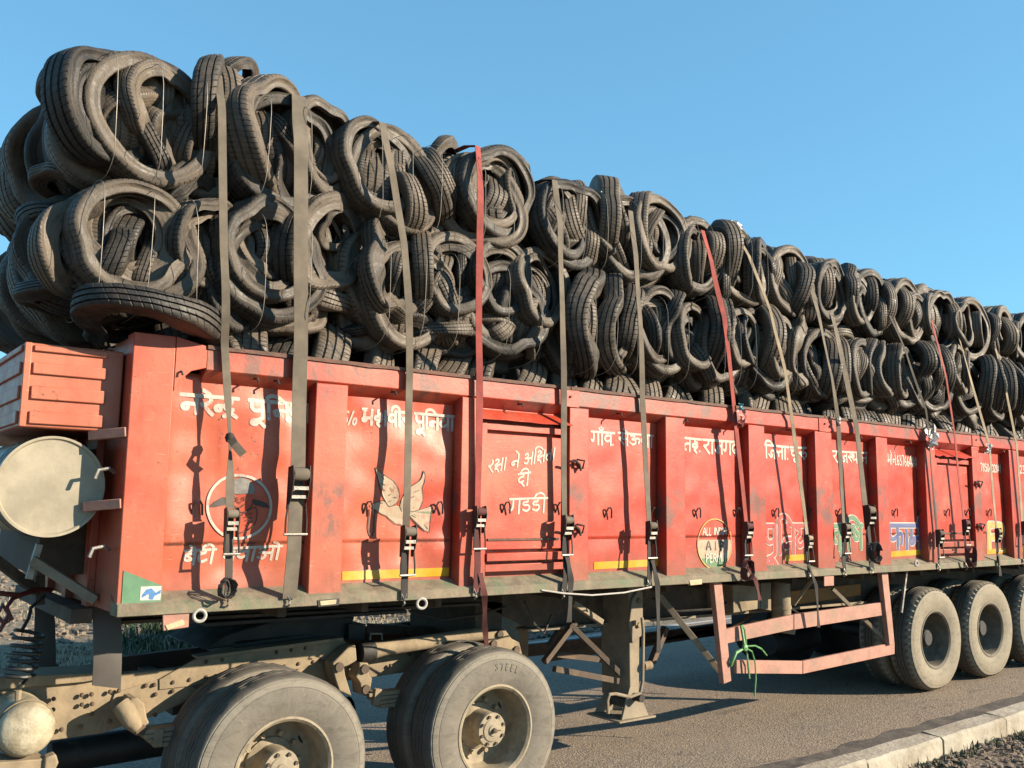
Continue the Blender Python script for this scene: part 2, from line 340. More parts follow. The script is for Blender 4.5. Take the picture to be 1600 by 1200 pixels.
def thing(name, loc, label, cat, group=None, parent=None):
    o = bpy.data.objects.new(name, None); COL.objects.link(o); o.empty_display_size = .2
    o['wloc'] = tuple(loc)
    if parent is not None: o.parent = parent; o.location = Vector(loc) - Vector(parent['wloc'])
    else: o.location = loc
    if label: o['label'] = label; o['category'] = cat
    if group: o['group'] = group
    return o
def tag(o, label, cat, group=None):
    o['label'] = label; o['category'] = cat
    if group: o['group'] = group
    return o
def kind(o, k): o['kind'] = k; return o

# ------------------------------------------------------------------ ground
def sheet(name, x0, x1, y0, y1, z, mat, nx=1, ny=1, amp=0., slope=None):
    vs, fs = [], []
    for j in range(ny + 1):
        for i in range(nx + 1):
            x = x0 + (x1 - x0) * i / nx; y = y0 + (y1 - y0) * j / ny
            zz = z + (amp * (nz(x * .7, y * .7, 3) + .5 * nz(x * 2.3, y * 2.3, 9)) if 0 < i < nx and 0 < j < ny else 0)
            if slope: zz += slope(x, y)
            vs.append((x, y, zz))
    for j in range(ny):
        for i in range(nx): a = j * (nx + 1) + i; fs.append((a, a + 1, a + nx + 2, a + nx + 1))
    return kind(MB().add(vs, fs).build(name, mat, fix=False), 'structure')
sheet('ground', -1500, 1500, -1500, 1500, -.06, FIELD)
sheet('road', -200, 300, -1.08, 5.3, 0, ASPH)
sheet('road_edge_line', -200, 300, 5.02, 5.14, .004, LINEM)
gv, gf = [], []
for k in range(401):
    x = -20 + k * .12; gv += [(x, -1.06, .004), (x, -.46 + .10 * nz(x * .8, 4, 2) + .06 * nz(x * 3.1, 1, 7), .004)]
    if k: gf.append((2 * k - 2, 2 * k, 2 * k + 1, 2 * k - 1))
kind(MB().add(gv, gf).build('kerb_strip', KERBSTRIP, smooth=0, fix=False), 'structure')  # darker strip on the road beside the kerb, wavy along its outer side
sheet('verge', -12, 30, -9, -1.22, .055, DIRT, 160, 40, .035)
sheet('field_verge', -20, 45, 5.3, 40, -.02, FIELD, 120, 70, .10, lambda x, y: .0 if y < 6 else (y - 6) * .012)
# kerb of cast stones, each a part
kb = MB().box(-200, -3.0, -1.235, -1.055, -.05, .2).build('kerb', KERBM); kind(kb, 'structure')
MB().box(27.0, 300, -1.235, -1.055, -.05, .2).build('kerb_run', KERBM, kb)
rk = random.Random(4); proto = None
for i in range(30):
    mb = MB(); h = .2
    x0, x1 = 0, .985
    prof = [(-1.235, -.05), (-1.05, -.05), (-1.05, h - .015), (-1.066, h), (-1.215, h - .004), (-1.235, h - .025)]
    n = 6
    if proto is None or i % 6 == 0:
        vs, fs = [], []
        for k in range(n + 1):
            x = x0 + (x1 - x0) * k / n
            for (y, z) in prof: vs.append((x, y + .006 * nz(x * 6, y * 9, i + z * 9), z + (.008 * nz(x * 5, y * 7, i + 4.) if z > 0 else 0)))
        for k in range(n):
            for j in range(6): a = k * 6 + j; b = k * 6 + (j + 1) % 6; fs.append((a, b, b + 6, a + 6))
        fs += [tuple(range(6)), tuple(range(n * 6 + 5, n * 6 - 1, -1))]
        o = mb.add(vs, fs).build('kerb_stone', KERBM, kb); proto = o
    else:
        o = proto.copy(); COL.objects.link(o)
    o.location = (-3 + i * 1.0, rk.uniform(-.006, .006), rk.uniform(-.006, .006))
# gravel and weeds
def stones(name, n, fx, mat, s0, s1, seed):
    r = random.Random(seed); mb = MB()
    base = [Vector((math.cos(a) * math.cos(b), math.sin(a) * math.cos(b), math.sin(b))) for b in (-.5, .5) for a in [k * 1.257 + (b > 0) * .6 for k in range(5)]] + [Vector((0, 0, 1)), Vector((0, 0, -1))]
    F = []
    for k in range(5): F += [(k, (k + 1) % 5, 5 + k), ((k + 1) % 5, 5 + (k + 1) % 5, 5 + k), (5 + k, 5 + (k + 1) % 5, 10), ((k + 1) % 5, k, 11)]
    for _ in range(n):
        p = Vector(fx(r)); sx, sy, sz = [r.uniform(s0, s1) for _ in range(3)]; rz = Matrix.Rotation(r.uniform(0, 6.3), 3, 'Z')
        mb.add([p + rz @ Vector((v.x * sx, v.y * sy, v.z * sz * .6)) * r.uniform(.8, 1.2) for v in base], F)
    return kind(mb.build(name, mat, smooth=0, fix=False), 'stuff')
stones('gravel', 5200, lambda r: (r.uniform(4.5, 13), -1.27 - r.random() ** 1.6 * 3.2, .055 + r.uniform(-.005, .02)), STONE, .006, .034, 1)
stones('far_gravel', 9000, lambda r: (lambda y: (r.uniform(-1, 5 + y), y, (y - 6) * .012 if y > 6 else 0))(5.4 + r.random() ** 1.3 * 22), STONE, .02, .085, 2)
def tufts(name, n, fx, mat, h0, h1, blades, wd, seed, spread=.07):
    r = random.Random(seed); mb = MB()
    for _ in range(n):
        p = Vector(fx(r)); hh = r.uniform(h0, h1)
        for _ in range(blades):
            a = r.uniform(0, 6.28); d = Vector((math.cos(a), math.sin(a), 0)); o = p + Vector((r.gauss(0, spread), r.gauss(0, spread), 0))
            h = hh * r.uniform(.5, 1.1); q = Vector((-d.y, d.x, 0)) * wd; l = r.uniform(.15, .75) * h
            mb.add([o - q, o + q, o + d * l * .45 + Vector((0, 0, h * .7)) + q * .7, o + d * l * .45 + Vector((0, 0, h * .7)) - q * .7, o + d * l + Vector((0, 0, h))], [(0, 1, 2, 3), (3, 2, 4)])
    return kind(mb.build(name, mat, smooth=0, fix=False), 'stuff')
fz = lambda y: (y - 6) * .012 if y > 6 else 0
def far_spot(r):
    while True:
        y = 5.7 + r.random() ** 1.5 * 20; x = r.uniform(-1, 6 + y * 1.1)
        if nz(x * .35, y * .35, 2.2) > -.12: return (x, y, fz(y))
tufts('dry_grass', 1500, far_spot, GRASSD, .05, .20, 14, .006, 5, .12)
def far_green(r):
    while True:
        y = 5.6 + r.random() ** 1.2 * 14; x = r.uniform(-1, 5 + y)
        if x > at(185, 1000, y).x and nz(x * .4, y * .4, 7.7) > .0: return (x, y, fz(y))
tufts('green_weeds', 700, far_green, GRASSG, .06, .24, 14, .012, 6, .13)
tufts('verge_weeds', 26, lambda r: (r.uniform(6.4, 9.4), -1.27 - abs(r.gauss(0, .10)), .05), GRASSG, .03, .10, 9, .006, 8, .03)
tufts('verge_straw', 70, lambda r: (r.uniform(5.8, 11), -1.27 - abs(r.gauss(0, .35)), .05), GRASSD, .03, .09, 7, .003, 9, .04)

# ------------------------------------------------------------------ trailer body
TR = thing('semi_trailer', W(6.5, 1.25, -1.15), 'long red open-sided goods trailer painted with white Hindi lettering', 'trailer')
REC = .09                                                   # depth of the recessed panels behind the posts
POSTS = [(1.31, 1.53), (2.36, 2.57), (3.405, 3.56), (4.34, 4.525), (5.33, 5.55), (6.34, 6.555), (7.28, 7.54), (8.27, 8.47), (9.16, 9.37), (10.14, 10.31), (11.0, 11.2), (11.98, 12.18), (12.95, 13.2)]
DOORS = (2, 8)
def dent(x, z):
    a = 1.0 if x < 3.4 else .35
    e = min(1, max(0, (z - .24) / .12)) * min(1, max(0, (1.39 - z) / .12))
    d = .030 * a * nz(x * 2.3, z * 2.3, 1.7) + .013 * a * nz(x * 6, z * 6, 4.4)
    if x < 3.4: d += .010 * nz(x * 5, z * 1.2, 8)
    return d * e + (.004 if z < .485 else 0)
def panel_y(x, z): return REC + dent(x, z)
for i in range(len(POSTS) - 1):
    x0, x1 = POSTS[i][1], POSTS[i + 1][0]
    nx, nzv = 26, 40; vs, fs = [], []
    zs = sorted([.2 + 1.22 * k / nzv for k in range(nzv + 1)] + [.483, .487])
    e = 0.004
    for z in zs:
        for k in range(nx + 1):
            x = x0 - e + (x1 - x0 + 2 * e) * k / nx; vs.append(W(x, panel_y(x, z), z))
    for j in range(len(zs) - 1):
        for k in range(nx): a = j * (nx + 1) + k; fs.append((a, a + 1, a + nx + 2, a + nx + 1))
    p = MB().add(vs, fs).build('side_panel', REDW, TR, smooth=60, fix=False)
    m = p.modifiers.new('sheet', 'SOLIDIFY'); m.thickness = .004; m.offset = -1
rp = random.Random(7)
for i, (x0, x1) in enumerate(POSTS):
    z1 = 1.425 if i else 1.60
    mb = MB().box(x0, x1, 0, REC + .03, .19, z1, W)
    mb.build('side_post', REDP if i else RED, TR, .006)
# corner column, gusset curve at its head
g = [W(1.53, .0, 1.60), W(1.53, 0, 1.40)] + [W(1.53 + .16 * (1 - math.cos(t)), .0, 1.40 + .03 + .13 * math.sin(t)) for t in [k * math.pi / 12 for k in range(1, 7)]]
MB().prism([W(1.531, -.002, 1.60), W(1.531, -.002, 1.30), W(1.56, -.002, 1.36), W(1.62, -.002, 1.42), W(1.70, -.002, 1.445), W(1.70, -.002, 1.565)], (0, .02, 0)).build('corner_gusset', RED, TR, .003)
# front wall and corner return, other side, floor
MB().box(1.312, 1.36, .03, 2.47, .14, 1.58, W).build('front_wall', RED, TR, .004)
for y in (.5, 1.0, 1.5, 2.0): MB().box(1.27, 1.312, y - .05, y + .05, .14, 1.56, W).build('front_wall_rib', RED, TR, .004)
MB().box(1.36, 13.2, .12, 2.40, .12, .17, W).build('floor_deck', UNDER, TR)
MB().box(1.31, 13.2, 2.40, 2.5, .13, 1.56, W).build('far_side_wall', RED, TR)
MB().box(13.16, 13.2, .12, 2.4, .13, 1.56, W).build('tail_wall', RED, TR)
# top rail: front face, sloped underside, cap
for (a, b) in ((1.70, 4.335), (4.345, 7.42), (7.43, 10.23), (10.24, 13.2)):
    prof = [(0.0, 1.435), (0.0, 1.552), (.13, 1.552), (.13, 1.36), (REC - .005, 1.375)]
    MB().prism([W(a, y, z) for y, z in prof], EX * (b - a)).build('top_rail', REDP, TR, .004)
    n = max(4, int((b - a) / .12)); vs, fs = [], []
    for k in range(n + 1):
        x = a + (b - a) * k / n
        wob = .004 * nz(x * 3, 0, 5.)
        for (y, z) in ((-.012, 1.55 + .006 * nz(x * 8, 1, 1.)), (-.012, 1.572 + wob), (.142, 1.572 + wob), (.142, 1.548)): vs.append(W(x, y, z))
    for k in range(n):
        for j in range(4): fs.append((k * 4 + j, k * 4 + (j + 1) % 4, k * 4 + 4 + (j + 1) % 4, k * 4 + 4 + j))
    fs += [(3, 2, 1, 0), (n * 4, n * 4 + 1, n * 4 + 2, n * 4 + 3)]
    MB().add(vs, fs).build('rail_cap', RUSTCAP, TR)
for x in (4.34, 7.425, 10.235):                                 # joint plates on the rail
    MB().box(x - .085, x + .085, -.007, 0.0, 1.425, 1.552, W).build('joint_plate', RED, TR, .003)
    MB().lathe([(0, -.012), (.009, -.012), (.009, 0)], W(x + .0, -.006, 1.50), n=8).build('bolt', DARKST, TR)
# bottom ledge and outer lip
prof = [(-.025, .128), (-.025, .185), (REC + .02, .245), (REC + .02, .128)]
MB().prism([W(1.31, y, z) for y, z in prof], EX * 11.89).build('bottom_rail', LEDGE, TR, .004)
MB().prism([W(1.335, -.004, .185), W(1.335, -.004, .36), W(1.535, -.004, .275), W(1.535, -.004, .185)], (0, .0035, 0)).build('green_corner', GREEN, TR)
# doors in the side
for i in DOORS:
    x0, x1 = POSTS[i][1] + .0, POSTS[i + 1][0]
    d = MB().box(x0 + .075, x1 - .035, .045, REC - .002, .42, 1.20, W).build('side_door', RED, TR, .004)
    MB().box(x0 + .02, x0 + .072, .025, .12, .24, 1.27, W).build('door_jamb', REDP, TR, .003)
    MB().box(x0 + .02, x1 - .005, .03, .12, 1.222, 1.27, W).build('door_header', REDP, TR, .003)
    hood = [W(x0 + .0, .09, 1.37), W(x1, .09, 1.37)] ; n = 12; vs, fs = [], []
    for k in range(n + 1):
        x = x0 + (x1 + .02 - x0) * k / n
        sag = .012 * nz(x * 6, i, 2.) + (.028 * nz(x * 9, 4., i) if i == 8 else 0)
        vs += [W(x, .085, 1.365), W(x, -.015, 1.292 + sag), W(x, -.018, 1.288 + sag), W(x, .082, 1.358)]
    for k in range(n):
        for j in range(4): fs.append((k * 4 + j, k * 4 + (j + 1) % 4, k * 4 + 4 + (j + 1) % 4, k * 4 + 4 + j))
    fs += [(3, 2, 1, 0), (n * 4, n * 4 + 1, n * 4 + 2, n * 4 + 3)]
    MB().add(vs, fs).build('rain_hood', REDP, TR)
    MB().box(x0 + .075, x1 - .02, .012, .10, .345, .40, W).build('door_sill', REDP, TR, .004)
    MB().box(x0 + .075, x1 - .02, .03, .10, .275, .325, W).build('door_sill', REDP, TR, .004)
    MB().box(x0 + .1, x1 - .06, .036, .0455, .48, .495, W).build('weld_strip', RUSTCAP, d)
    for z in (.56, 1.02):                                       # latch keepers and hasps on the right-hand post
        h = MB().box(x1 + .03, x1 + .14, -.018, 0, z - .03, z + .03, W).build('latch', RED, TR, .003)
        MB().tube([W(x1 - .02, -.03, z + .012), W(x1 + .02, -.045, z + .018), W(x1 + .07, -.03, z - .005), W(x1 + .085, -.03, z - .05)], .009, 6).build('hasp', DARKST, h)
        MB().tube([W(x1 + .05, -.022, z + .03), W(x1 + .09, -.06, z + .02), W(x1 + .10, -.03, z - .03)], .007, 6).build('hasp_pin', DARKST, h)
# rope hooks (bent rods) and rail bolts
HOOKS = [307, 575, 683, 789, 872, 948, 1020, 1088, 1150, 1210, 1262, 1310, 1397, 1436, 1478, 1510, 1543, 1572]
for px in HOOKS:
    yh = .045 if any(abs(px - q) < 1 for q in (789, 872, 1478, 1510)) else REC
    c = LOC(at(px, 792 if px < 900 else 800, yh)); x, z = c.x, c.z
    yy = yh if yh < .05 else panel_y(x, z)
    MB().tube([W(x - .024, yy, z - .04), W(x - .022, yy - .018, z + .0), W(x - .012, yy - .03, z + .03), W(x + .008, yy - .032, z + .034), W(x + .022, yy - .028, z + .012), W(x + .028, yy - .02, z - .045)], .006, 6).build('rope_hook', DARKST, TR)
for px in (281, 400, 432, 616, 814, 968, 1070, 1155, 1231, 1340, 1416, 1560):
    c = LOC(at(px, 600, 0)); x = c.x
    MB().tube([W(x, .05, 1.415), W(x, -.02, 1.41), W(x + .004, -.026, 1.39)], .006, 6).build('rail_pin', DARKST, TR)
# reflective tape
for (p, q) in (((535, 900), (701, 893)), ((928, 884), (1029, 879)), ((1227, 872), (1269, 870)), ((1392, 866), (1446, 862)), ((1542, 862), (1578, 860)), ((1592, 859), (1640, 856))):
    a, b = LOC(at(*p, REC)), LOC(at(*q, REC)); n = 12; vs, fs = [], []
    for k in range(n + 1):
        x = a.x + (b.x - a.x) * k / n; z = a.z + (b.z - a.z) * k / n
        for dz in (-.027, .027): vs.append(W(x, panel_y(x, z + dz) - .003, z + dz))
    for k in range(n): fs.append((2 * k, 2 * k + 2, 2 * k + 3, 2 * k + 1))
    MB().add(vs, fs).build('reflective_tape', YELT, TR)

# ------------------------------------------------------------------ brush lettering: stroke glyphs (x right, y down, headline 0, foot 1)
stem = lambda x: [(x, 0), (x, 1)]
G = {
 'na': (.78, [stem(.66), [(.66, .48), (.36, .46), (.2, .48), (.08, .58), (.13, .74), (.27, .74), (.31, .62)]]),
 'ra': (.58, [[(.36, 0), (.45, .13), (.42, .30), (.26, .42), (.10, .44), (.24, .60), (.38, .80), (.55, 1.0)]]),
 'ndra': (1.05, [[(.40, .46), (.2, .46), (.07, .56), (.11, .72), (.25, .72), (.29, .6)], [(.72, 0), (.72, .26), (.54, .30), (.45, .48), (.55, .66), (.78, .64), (.72, .82), (.98, 1.05)], [(.70, .84), (.42, 1.04)]]),
 'pa': (.76, [stem(.64), [(.14, 0), (.14, .36), (.26, .56), (.46, .56), (.64, .48)]]),
 'ya': (.78, [stem(.66), [(.10, .08), (.27, .12), (.31, .30), (.14, .46), (.12, .62), (.27, .74), (.46, .70), (.66, .56)]]),
 'aa': (.34, [stem(.18)]),
 'i': (.34, [stem(.16), [(.16, 0), (.10, -.2), (.28, -.34), (.58, -.30), (.90, -.02)]]),
 'ii': (.36, [stem(.18), [(.18, 0), (.14, -.22), (-.08, -.36), (-.32, -.26), (-.42, -.02)]]),
 'e': (0, [[(-.13, 0), (-.20, -.14), (-.46, -.34)]]),
 'uu': (0, [[(-.13, .98), (-.36, 1.10), (-.55, 1.14), (-.58, 1.30), (-.40, 1.34), (-.28, 1.18), (.0, 1.46)]]),
 'u': (0, [[(-.13, .98), (-.38, 1.0), (-.42, 1.16), (-.26, 1.24), (-.10, 1.12)]]),
 'ri': (0, [[(-.13, .98), (-.34, 1.08), (-.32, 1.24), (-.08, 1.24)]]),
 'o': (.36, [stem(.18), [(.18, 0), (.10, -.15), (-.16, -.34)]]),
 'ma': (.78, [stem(.66), [(.16, 0), (.16, .60)], [(.66, .56), (.24, .56), (.08, .60), (.10, .76), (.26, .74), (.34, .54)]]),
 'ha': (.64, [[(.30, 0), (.30, .22), (.50, .26), (.48, .42), (.16, .42), (.10, .58), (.28, .66), (.50, .60), (.36, .76), (.26, .88), (.46, 1.08)]]),
 'va': (.70, [stem(.58), [(.58, .30), (.40, .22), (.20, .26), (.08, .46), (.17, .66), (.36, .68), (.58, .52)]]),
 'ba': (.70, [stem(.58), [(.58, .30), (.40, .22), (.20, .26), (.08, .46), (.17, .66), (.36, .68), (.58, .52)], [(.18, .34), (.46, .62)]]),
 'ksha': (.86, [stem(.74), [(.08, .10), (.26, .02), (.40, .14), (.30, .34), (.10, .48), (.22, .60), (.44, .50), (.74, .46)], [(.24, .60), (.14, .76), (.34, .80), (.50, 1.06)]]),
 'ta': (.70, [stem(.58), [(.58, .42), (.32, .42), (.14, .56), (.12, .76), (.26, .92)]]),
 'a': (.94, [stem(.82), [(.10, .14), (.28, .04), (.42, .18), (.34, .36), (.18, .42), (.38, .46), (.48, .66), (.34, .86), (.08, .74)], [(.42, .48), (.82, .46)]]),
 'da': (.60, [[(.42, 0), (.42, .24), (.22, .28), (.10, .48), (.22, .68), (.44, .62), (.36, .76), (.56, 1.02)]]),
 'ga': (.70, [stem(.58), [(.22, 0), (.22, .56), (.12, .74), (.02, .62)]]),
 'dda': (.58, [[(.36, 0), (.36, .2), (.14, .24), (.13, .42), (.40, .46), (.48, .66), (.32, .84), (.10, .74)]]),
 'ddah': (.58, [[(.36, 0), (.36, .2), (.14, .24), (.13, .42), (.40, .46), (.48, .66), (.32, .84), (.10, .74)], [(.34, .98), (.50, 1.22)]]),
 'sa': (.84, [stem(.72), [(.28, 0), (.36, .16), (.30, .34), (.10, .46), (.26, .64), (.46, .94)], [(.24, .46), (.72, .46)]]),
 'uuu': (.88, [[(.12, .16), (.36, .14), (.46, .30), (.24, .44), (.44, .50), (.50, .74), (.28, .88), (.06, .72)], [(.46, .50), (.66, .34), (.82, .48), (.74, .76)], [(.40, 0), (.40, .14)]]),
 'ja': (.78, [stem(.66), [(.66, .40), (.38, .40), (.28, .56), (.42, .74), (.30, .90), (.06, .70)]]),
 'rha': (.62, [[(.38, 0), (.38, .18), (.14, .30), (.10, .62), (.28, .84), (.52, .72), (.44, .54), (.30, .64)], [(.36, 1.02), (.37, 1.05)]]),
 'la': (.80, [stem(.68), [(.06, .78), (.06, .54), (.18, .42), (.30, .56), (.32, .80)], [(.31, .56), (.46, .40), (.68, .44)]]),
 'cha': (.74, [stem(.62), [(.06, .26), (.62, .26)], [(.24, .26), (.12, .50), (.24, .70), (.44, .66), (.62, .54)]]),
 'ruu': (.84, [[(.36, 0), (.45, .13), (.42, .30), (.26, .42), (.10, .44), (.24, .60), (.38, .80), (.55, 1.0)], [(.32, .56), (.58, .42), (.76, .56), (.64, .82)]]),
 'stha': (1.2, [stem(1.06), [(.24, 0), (.32, .16), (.26, .34), (.08, .46), (.24, .64), (.40, .90)], [(.22, .46), (.5, .46)], [(.62, .10), (.50, .14), (.54, .28), (.70, .26), (.72, .10), (.78, .34), (.60, .50), (.66, .68), (.86, .70), (1.06, .54)]]),
 'tta': (.60, [[(.38, 0), (.38, .2), (.16, .28), (.10, .56), (.24, .82), (.52, .70)]]),
 'ka': (.90, [stem(.44), [(.44, .36), (.22, .30), (.08, .48), (.20, .66), (.44, .56)], [(.44, .38), (.66, .32), (.80, .50), (.74, .76)]]),
 'sha': (.76, [stem(.64), [(.14, 0), (.14, .36), (.26, .56), (.46, .56), (.64, .48)], [(.16, .14), (.60, .48)]]),
 'pha': (.94, [stem(.54), [(.06, 0), (.06, .40), (.22, .58), (.54, .44)], [(.54, .42), (.74, .34), (.84, .52), (.76, .78)]]),
 'reph': (0, [[(-.13, 0), (-.16, -.18), (-.02, -.34), (.12, -.26)]]),
 'bindu': (0, [[(-.22, -.22), (-.20, -.20)]]),
 'candra': (0, [[(-.38, -.30), (-.28, -.16), (-.14, -.16), (-.04, -.30)], [(-.21, -.40), (-.20, -.38)]]),
 'dot': (.22, [[(.06, .92), (.08, .95)]]),
 '0': (.6, [[(.3, .02), (.12, .2), (.1, .8), (.3, .98), (.48, .8), (.46, .2), (.32, .02)]]), '1': (.4, [[(.1, .15), (.22, .0), (.22, 1)]]),
 '2': (.6, [[(.08, .22), (.25, .02), (.46, .2), (.36, .5), (.08, .96), (.5, .96)]]), '3': (.6, [[(.08, .08), (.36, .04), (.44, .24), (.2, .44), (.48, .62), (.38, .94), (.08, .92)]]),
 '4': (.62, [[(.4, 1), (.4, 0), (.06, .66), (.54, .66)]]), '5': (.6, [[(.46, .02), (.14, .02), (.1, .44), (.36, .42), (.48, .68), (.34, .96), (.08, .9)]]),
 '6': (.6, [[(.42, .04), (.18, .3), (.1, .74), (.28, .98), (.48, .76), (.34, .52), (.12, .64)]]), '7': (.58, [[(.08, .03), (.48, .03), (.2, 1)]]),
 '8': (.6, [[(.28, .48), (.1, .26), (.28, .02), (.46, .24), (.1, .74), (.28, .98), (.48, .74), (.28, .5)]]), '9': (.6, [[(.44, .36), (.22, .48), (.1, .24), (.3, .02), (.46, .2), (.42, .6), (.2, 1)]]),
 'S': (.6, [[(.46, .12), (.28, .02), (.1, .2), (.28, .46), (.44, .74), (.26, .98), (.06, .86)]]), '/': (.42, [[(.34, -.05), (.06, 1.05)]]), 'oo': (.52, [[(.26, .45), (.1, .6), (.12, .9), (.28, .98), (.42, .8), (.38, .52), (.27, .45)]]),
 'A': (.74, [[(.04, 1), (.34, 0), (.64, 1)], [(.16, .62), (.52, .62)]]), 'L': (.56, [[(.1, 0), (.1, .98), (.48, .98)]]), 'I': (.28, [[(.12, 0), (.12, 1)]]),
 'N': (.72, [[(.08, 1), (.08, .02), (.56, .98), (.56, 0)]]), 'D': (.66, [[(.1, 0), (.1, 1)], [(.1, .01), (.44, .16), (.52, .5), (.42, .86), (.1, .99)]]),
 'P': (.62, [[(.1, 1), (.1, 0)], [(.1, .02), (.44, .06), (.5, .28), (.38, .5), (.1, .52)]]), 'E': (.58, [[(.48, .01), (.1, .01), (.1, .99), (.48, .99)], [(.1, .5), (.4, .5)]]),
 'R': (.66, [[(.1, 1), (.1, 0)], [(.1, .02), (.44, .06), (.5, .28), (.36, .5), (.1, .52)], [(.26, .52), (.54, 1)]]), 'M': (.86, [[(.06, 1), (.12, 0), (.40, .7), (.68, 0), (.74, 1)]]),
 'T': (.64, [[(.02, .01), (.58, .01)], [(.3, .02), (.3, 1)]]), ' ': (.4, []),
}
def smooth_line(P, n=5):
    if len(P) < 3: return P
    out = []
    for i in range(len(P) - 1):
        p0, p1, p2, p3 = P[max(i - 1, 0)], P[i], P[i + 1], P[min(i + 2, len(P) - 1)]
        for k in range(n):
            t = k / n
            out.append(tuple(.5 * ((2 * p1[j]) + (-p0[j] + p2[j]) * t + (2 * p0[j] - 5 * p1[j] + 4 * p2[j] - p3[j]) * t * t + (-p0[j] + 3 * p1[j] - 3 * p2[j] + p3[j]) * t ** 3) for j in (0, 1)))
    return out + [P[-1]]
def ribbon(mb, pts2, wd, put, lift):                         # flat brush stroke; put(x, z, lift) -> world
    P = [Vector((p[0], p[1])) for p in pts2]; n = len(P); vs, fs = [], []
    if n < 2: return
    d0 = (P[1] - P[0]).normalized(); d1 = (P[-1] - P[-2]).normalized()
    P = [P[0] - d0 * wd * .3] + P + [P[-1] + d1 * wd * .3]; n += 2
    for i, p in enumerate(P):
        a = (p - P[i - 1]).normalized() if i else None; b = (P[i + 1] - p).normalized() if i < n - 1 else None
        if a is None: a = b
        if b is None: b = a
        m = a + b
        m = m.normalized() if m.length > 1e-4 else a
        q = Vector((-m.y, m.x)); k = wd / 2 / max(.5, abs(q.dot(Vector((-a.y, a.x)))))
        if i in (0, n - 1): k *= .6
        l = lift + .0009 * i / n
        vs += [put(p.x + q.x * k, p.y + q.y * k, l), put(p.x - q.x * k, p.y - q.y * k, l)]
    for i in range(n - 1): fs.append((2 * i, 2 * i + 1, 2 * i + 3, 2 * i + 2))
    mb.add(vs, fs)
def wallput(y0=None):
    return lambda x, z, l: W(x, (panel_y(x, z) if y0 is None else y0) - l, z)
def write(name, word, A, B, hpx, mat, Y=REC, wd=.17, head=True, slant=.0, outline=None, parent=None, y0=None):
    a, b = LOC(at(*A, Y)), LOC(at(*B, Y))
    h = hpx * scale_at(at(*A, Y)) * 1.0
    toks = word.split(' ') if isinstance(word, str) else word
    adv = sum(G[t if t != '_' else ' '][0] for t in toks); k = (b.x - a.x) / adv
    U = Vector((k, (b.z - a.z) / adv))
    def mp(x, y): return (a.x + U.x * x - slant * h * y, a.z + U.y * x - h * y)
    lines = []; x = 0; seg = 0
    for t in toks:
        if t == '_':
            if head: lines.append([(seg, 0), (x - .02, 0)])
            x += G[' '][0]; seg = x; continue
        wdt, st = G[t]
        for s in st: lines.append([(x + p[0], p[1]) for p in smooth_line(s)])
        x += wdt
    if head: lines.append([(seg, 0), (x, 0)])
    put = wallput(y0); objs = []
    def draw(nm, w_, m_, lift0):
        mb = MB()
        for i, L in enumerate(lines): ribbon(mb, [mp(*p) for p in L], w_ * h, put, lift0 + .00015 * (i % 7))
        o = mb.build(nm, m_, parent or TR, smooth=0, fix=False); return o
    if outline is not None:
        draw(name + '_outline', wd * 1.5, WHITEP, .002); draw(name, wd, outline, .0048)
    else: draw(name, wd, mat, .002)
write('lettering', 'na ra e ndra _ pa uu i na ya aa', (282, 616), (489, 634), 29, WHITEP, wd=.22)
write('lettering', 'S / oo', (540, 641), (561, 645), 20, WHITEP, head=False, wd=.15, slant=.15)
write('lettering', 'ma ha aa va ii ra _ pa uu i na ya aa', (566, 639), (710, 651), 24, WHITEP, wd=.20)
DY = .045
write('lettering', 'ra ksha aa _ na e _ a i ksha ta aa', (763, 720), (869, 699), 20, WHITEP, DY, .14, False, .16, y0=DY)
write('lettering', 'da ii', (809, 741), (829, 738), 20, WHITEP, DY, .15, True, .12, y0=DY)
write('lettering', 'ga dda dda ii', (796, 780), (855, 778), 23, WHITEP, DY, .15, True, .08, y0=DY)
write('lettering', 'ga aa candra va dot', (923, 674), (960, 677), 20, WHITEP, wd=.18)
write('lettering', 'sa e uuu va aa', (965, 676), (1021, 681), 19, WHITEP, wd=.18)
write('lettering', 'ta ha dot', (1067, 684), (1096, 687), 20, WHITEP, wd=.19)
write('lettering', 'ra aa ja ga rha', (1098, 687), (1153, 691), 21, WHITEP, wd=.19)
write('lettering', 'i ja la aa dot', (1194, 695), (1232, 699), 20, WHITEP, wd=.19)
write('lettering', 'cha u ruu', (1234, 699), (1261, 700), 18, WHITEP, wd=.19)
write('lettering', 'ra aa ja stha aa na', (1300, 705), (1355, 708), 17, WHITEP, wd=.18)
write('lettering', 'ma o na bindu dot 6 3 7 6 6 4 8 4 9 2', (1386, 709), (1440, 716), 16, WHITEP, wd=.13, head=False)
write('lettering', '7 8 5 0 4 0 2 8 4 1', (1531, 724), (1564, 727), 12, WHITEP, wd=.18, head=False)
write('lettering', '2 3 3 5 1 7', (1592, 727), (1618, 730), 12, WHITEP, wd=.18, head=False)
write('lettering', 'ba e tta ii _ ba cha aa a o', (288, 861), (441, 853), 22, WHITEP, wd=.20, slant=.14)
write('lettering', 'pa uu i na ya aa', (1194, 822), (1269, 821), 44, None, wd=.16, outline=REDL)
write('lettering', 'ka ri i sha', (1301, 822), (1347, 821), 37, None, wd=.18, outline=GRNP)
write('lettering', 'pha aa ma reph', (1388, 821), (1439, 821), 37, None, wd=.18, outline=BLUEP)
write('lettering', 'P', (1539, 819), (1572, 820), 38, None, wd=.24, head=False, outline=YELP)

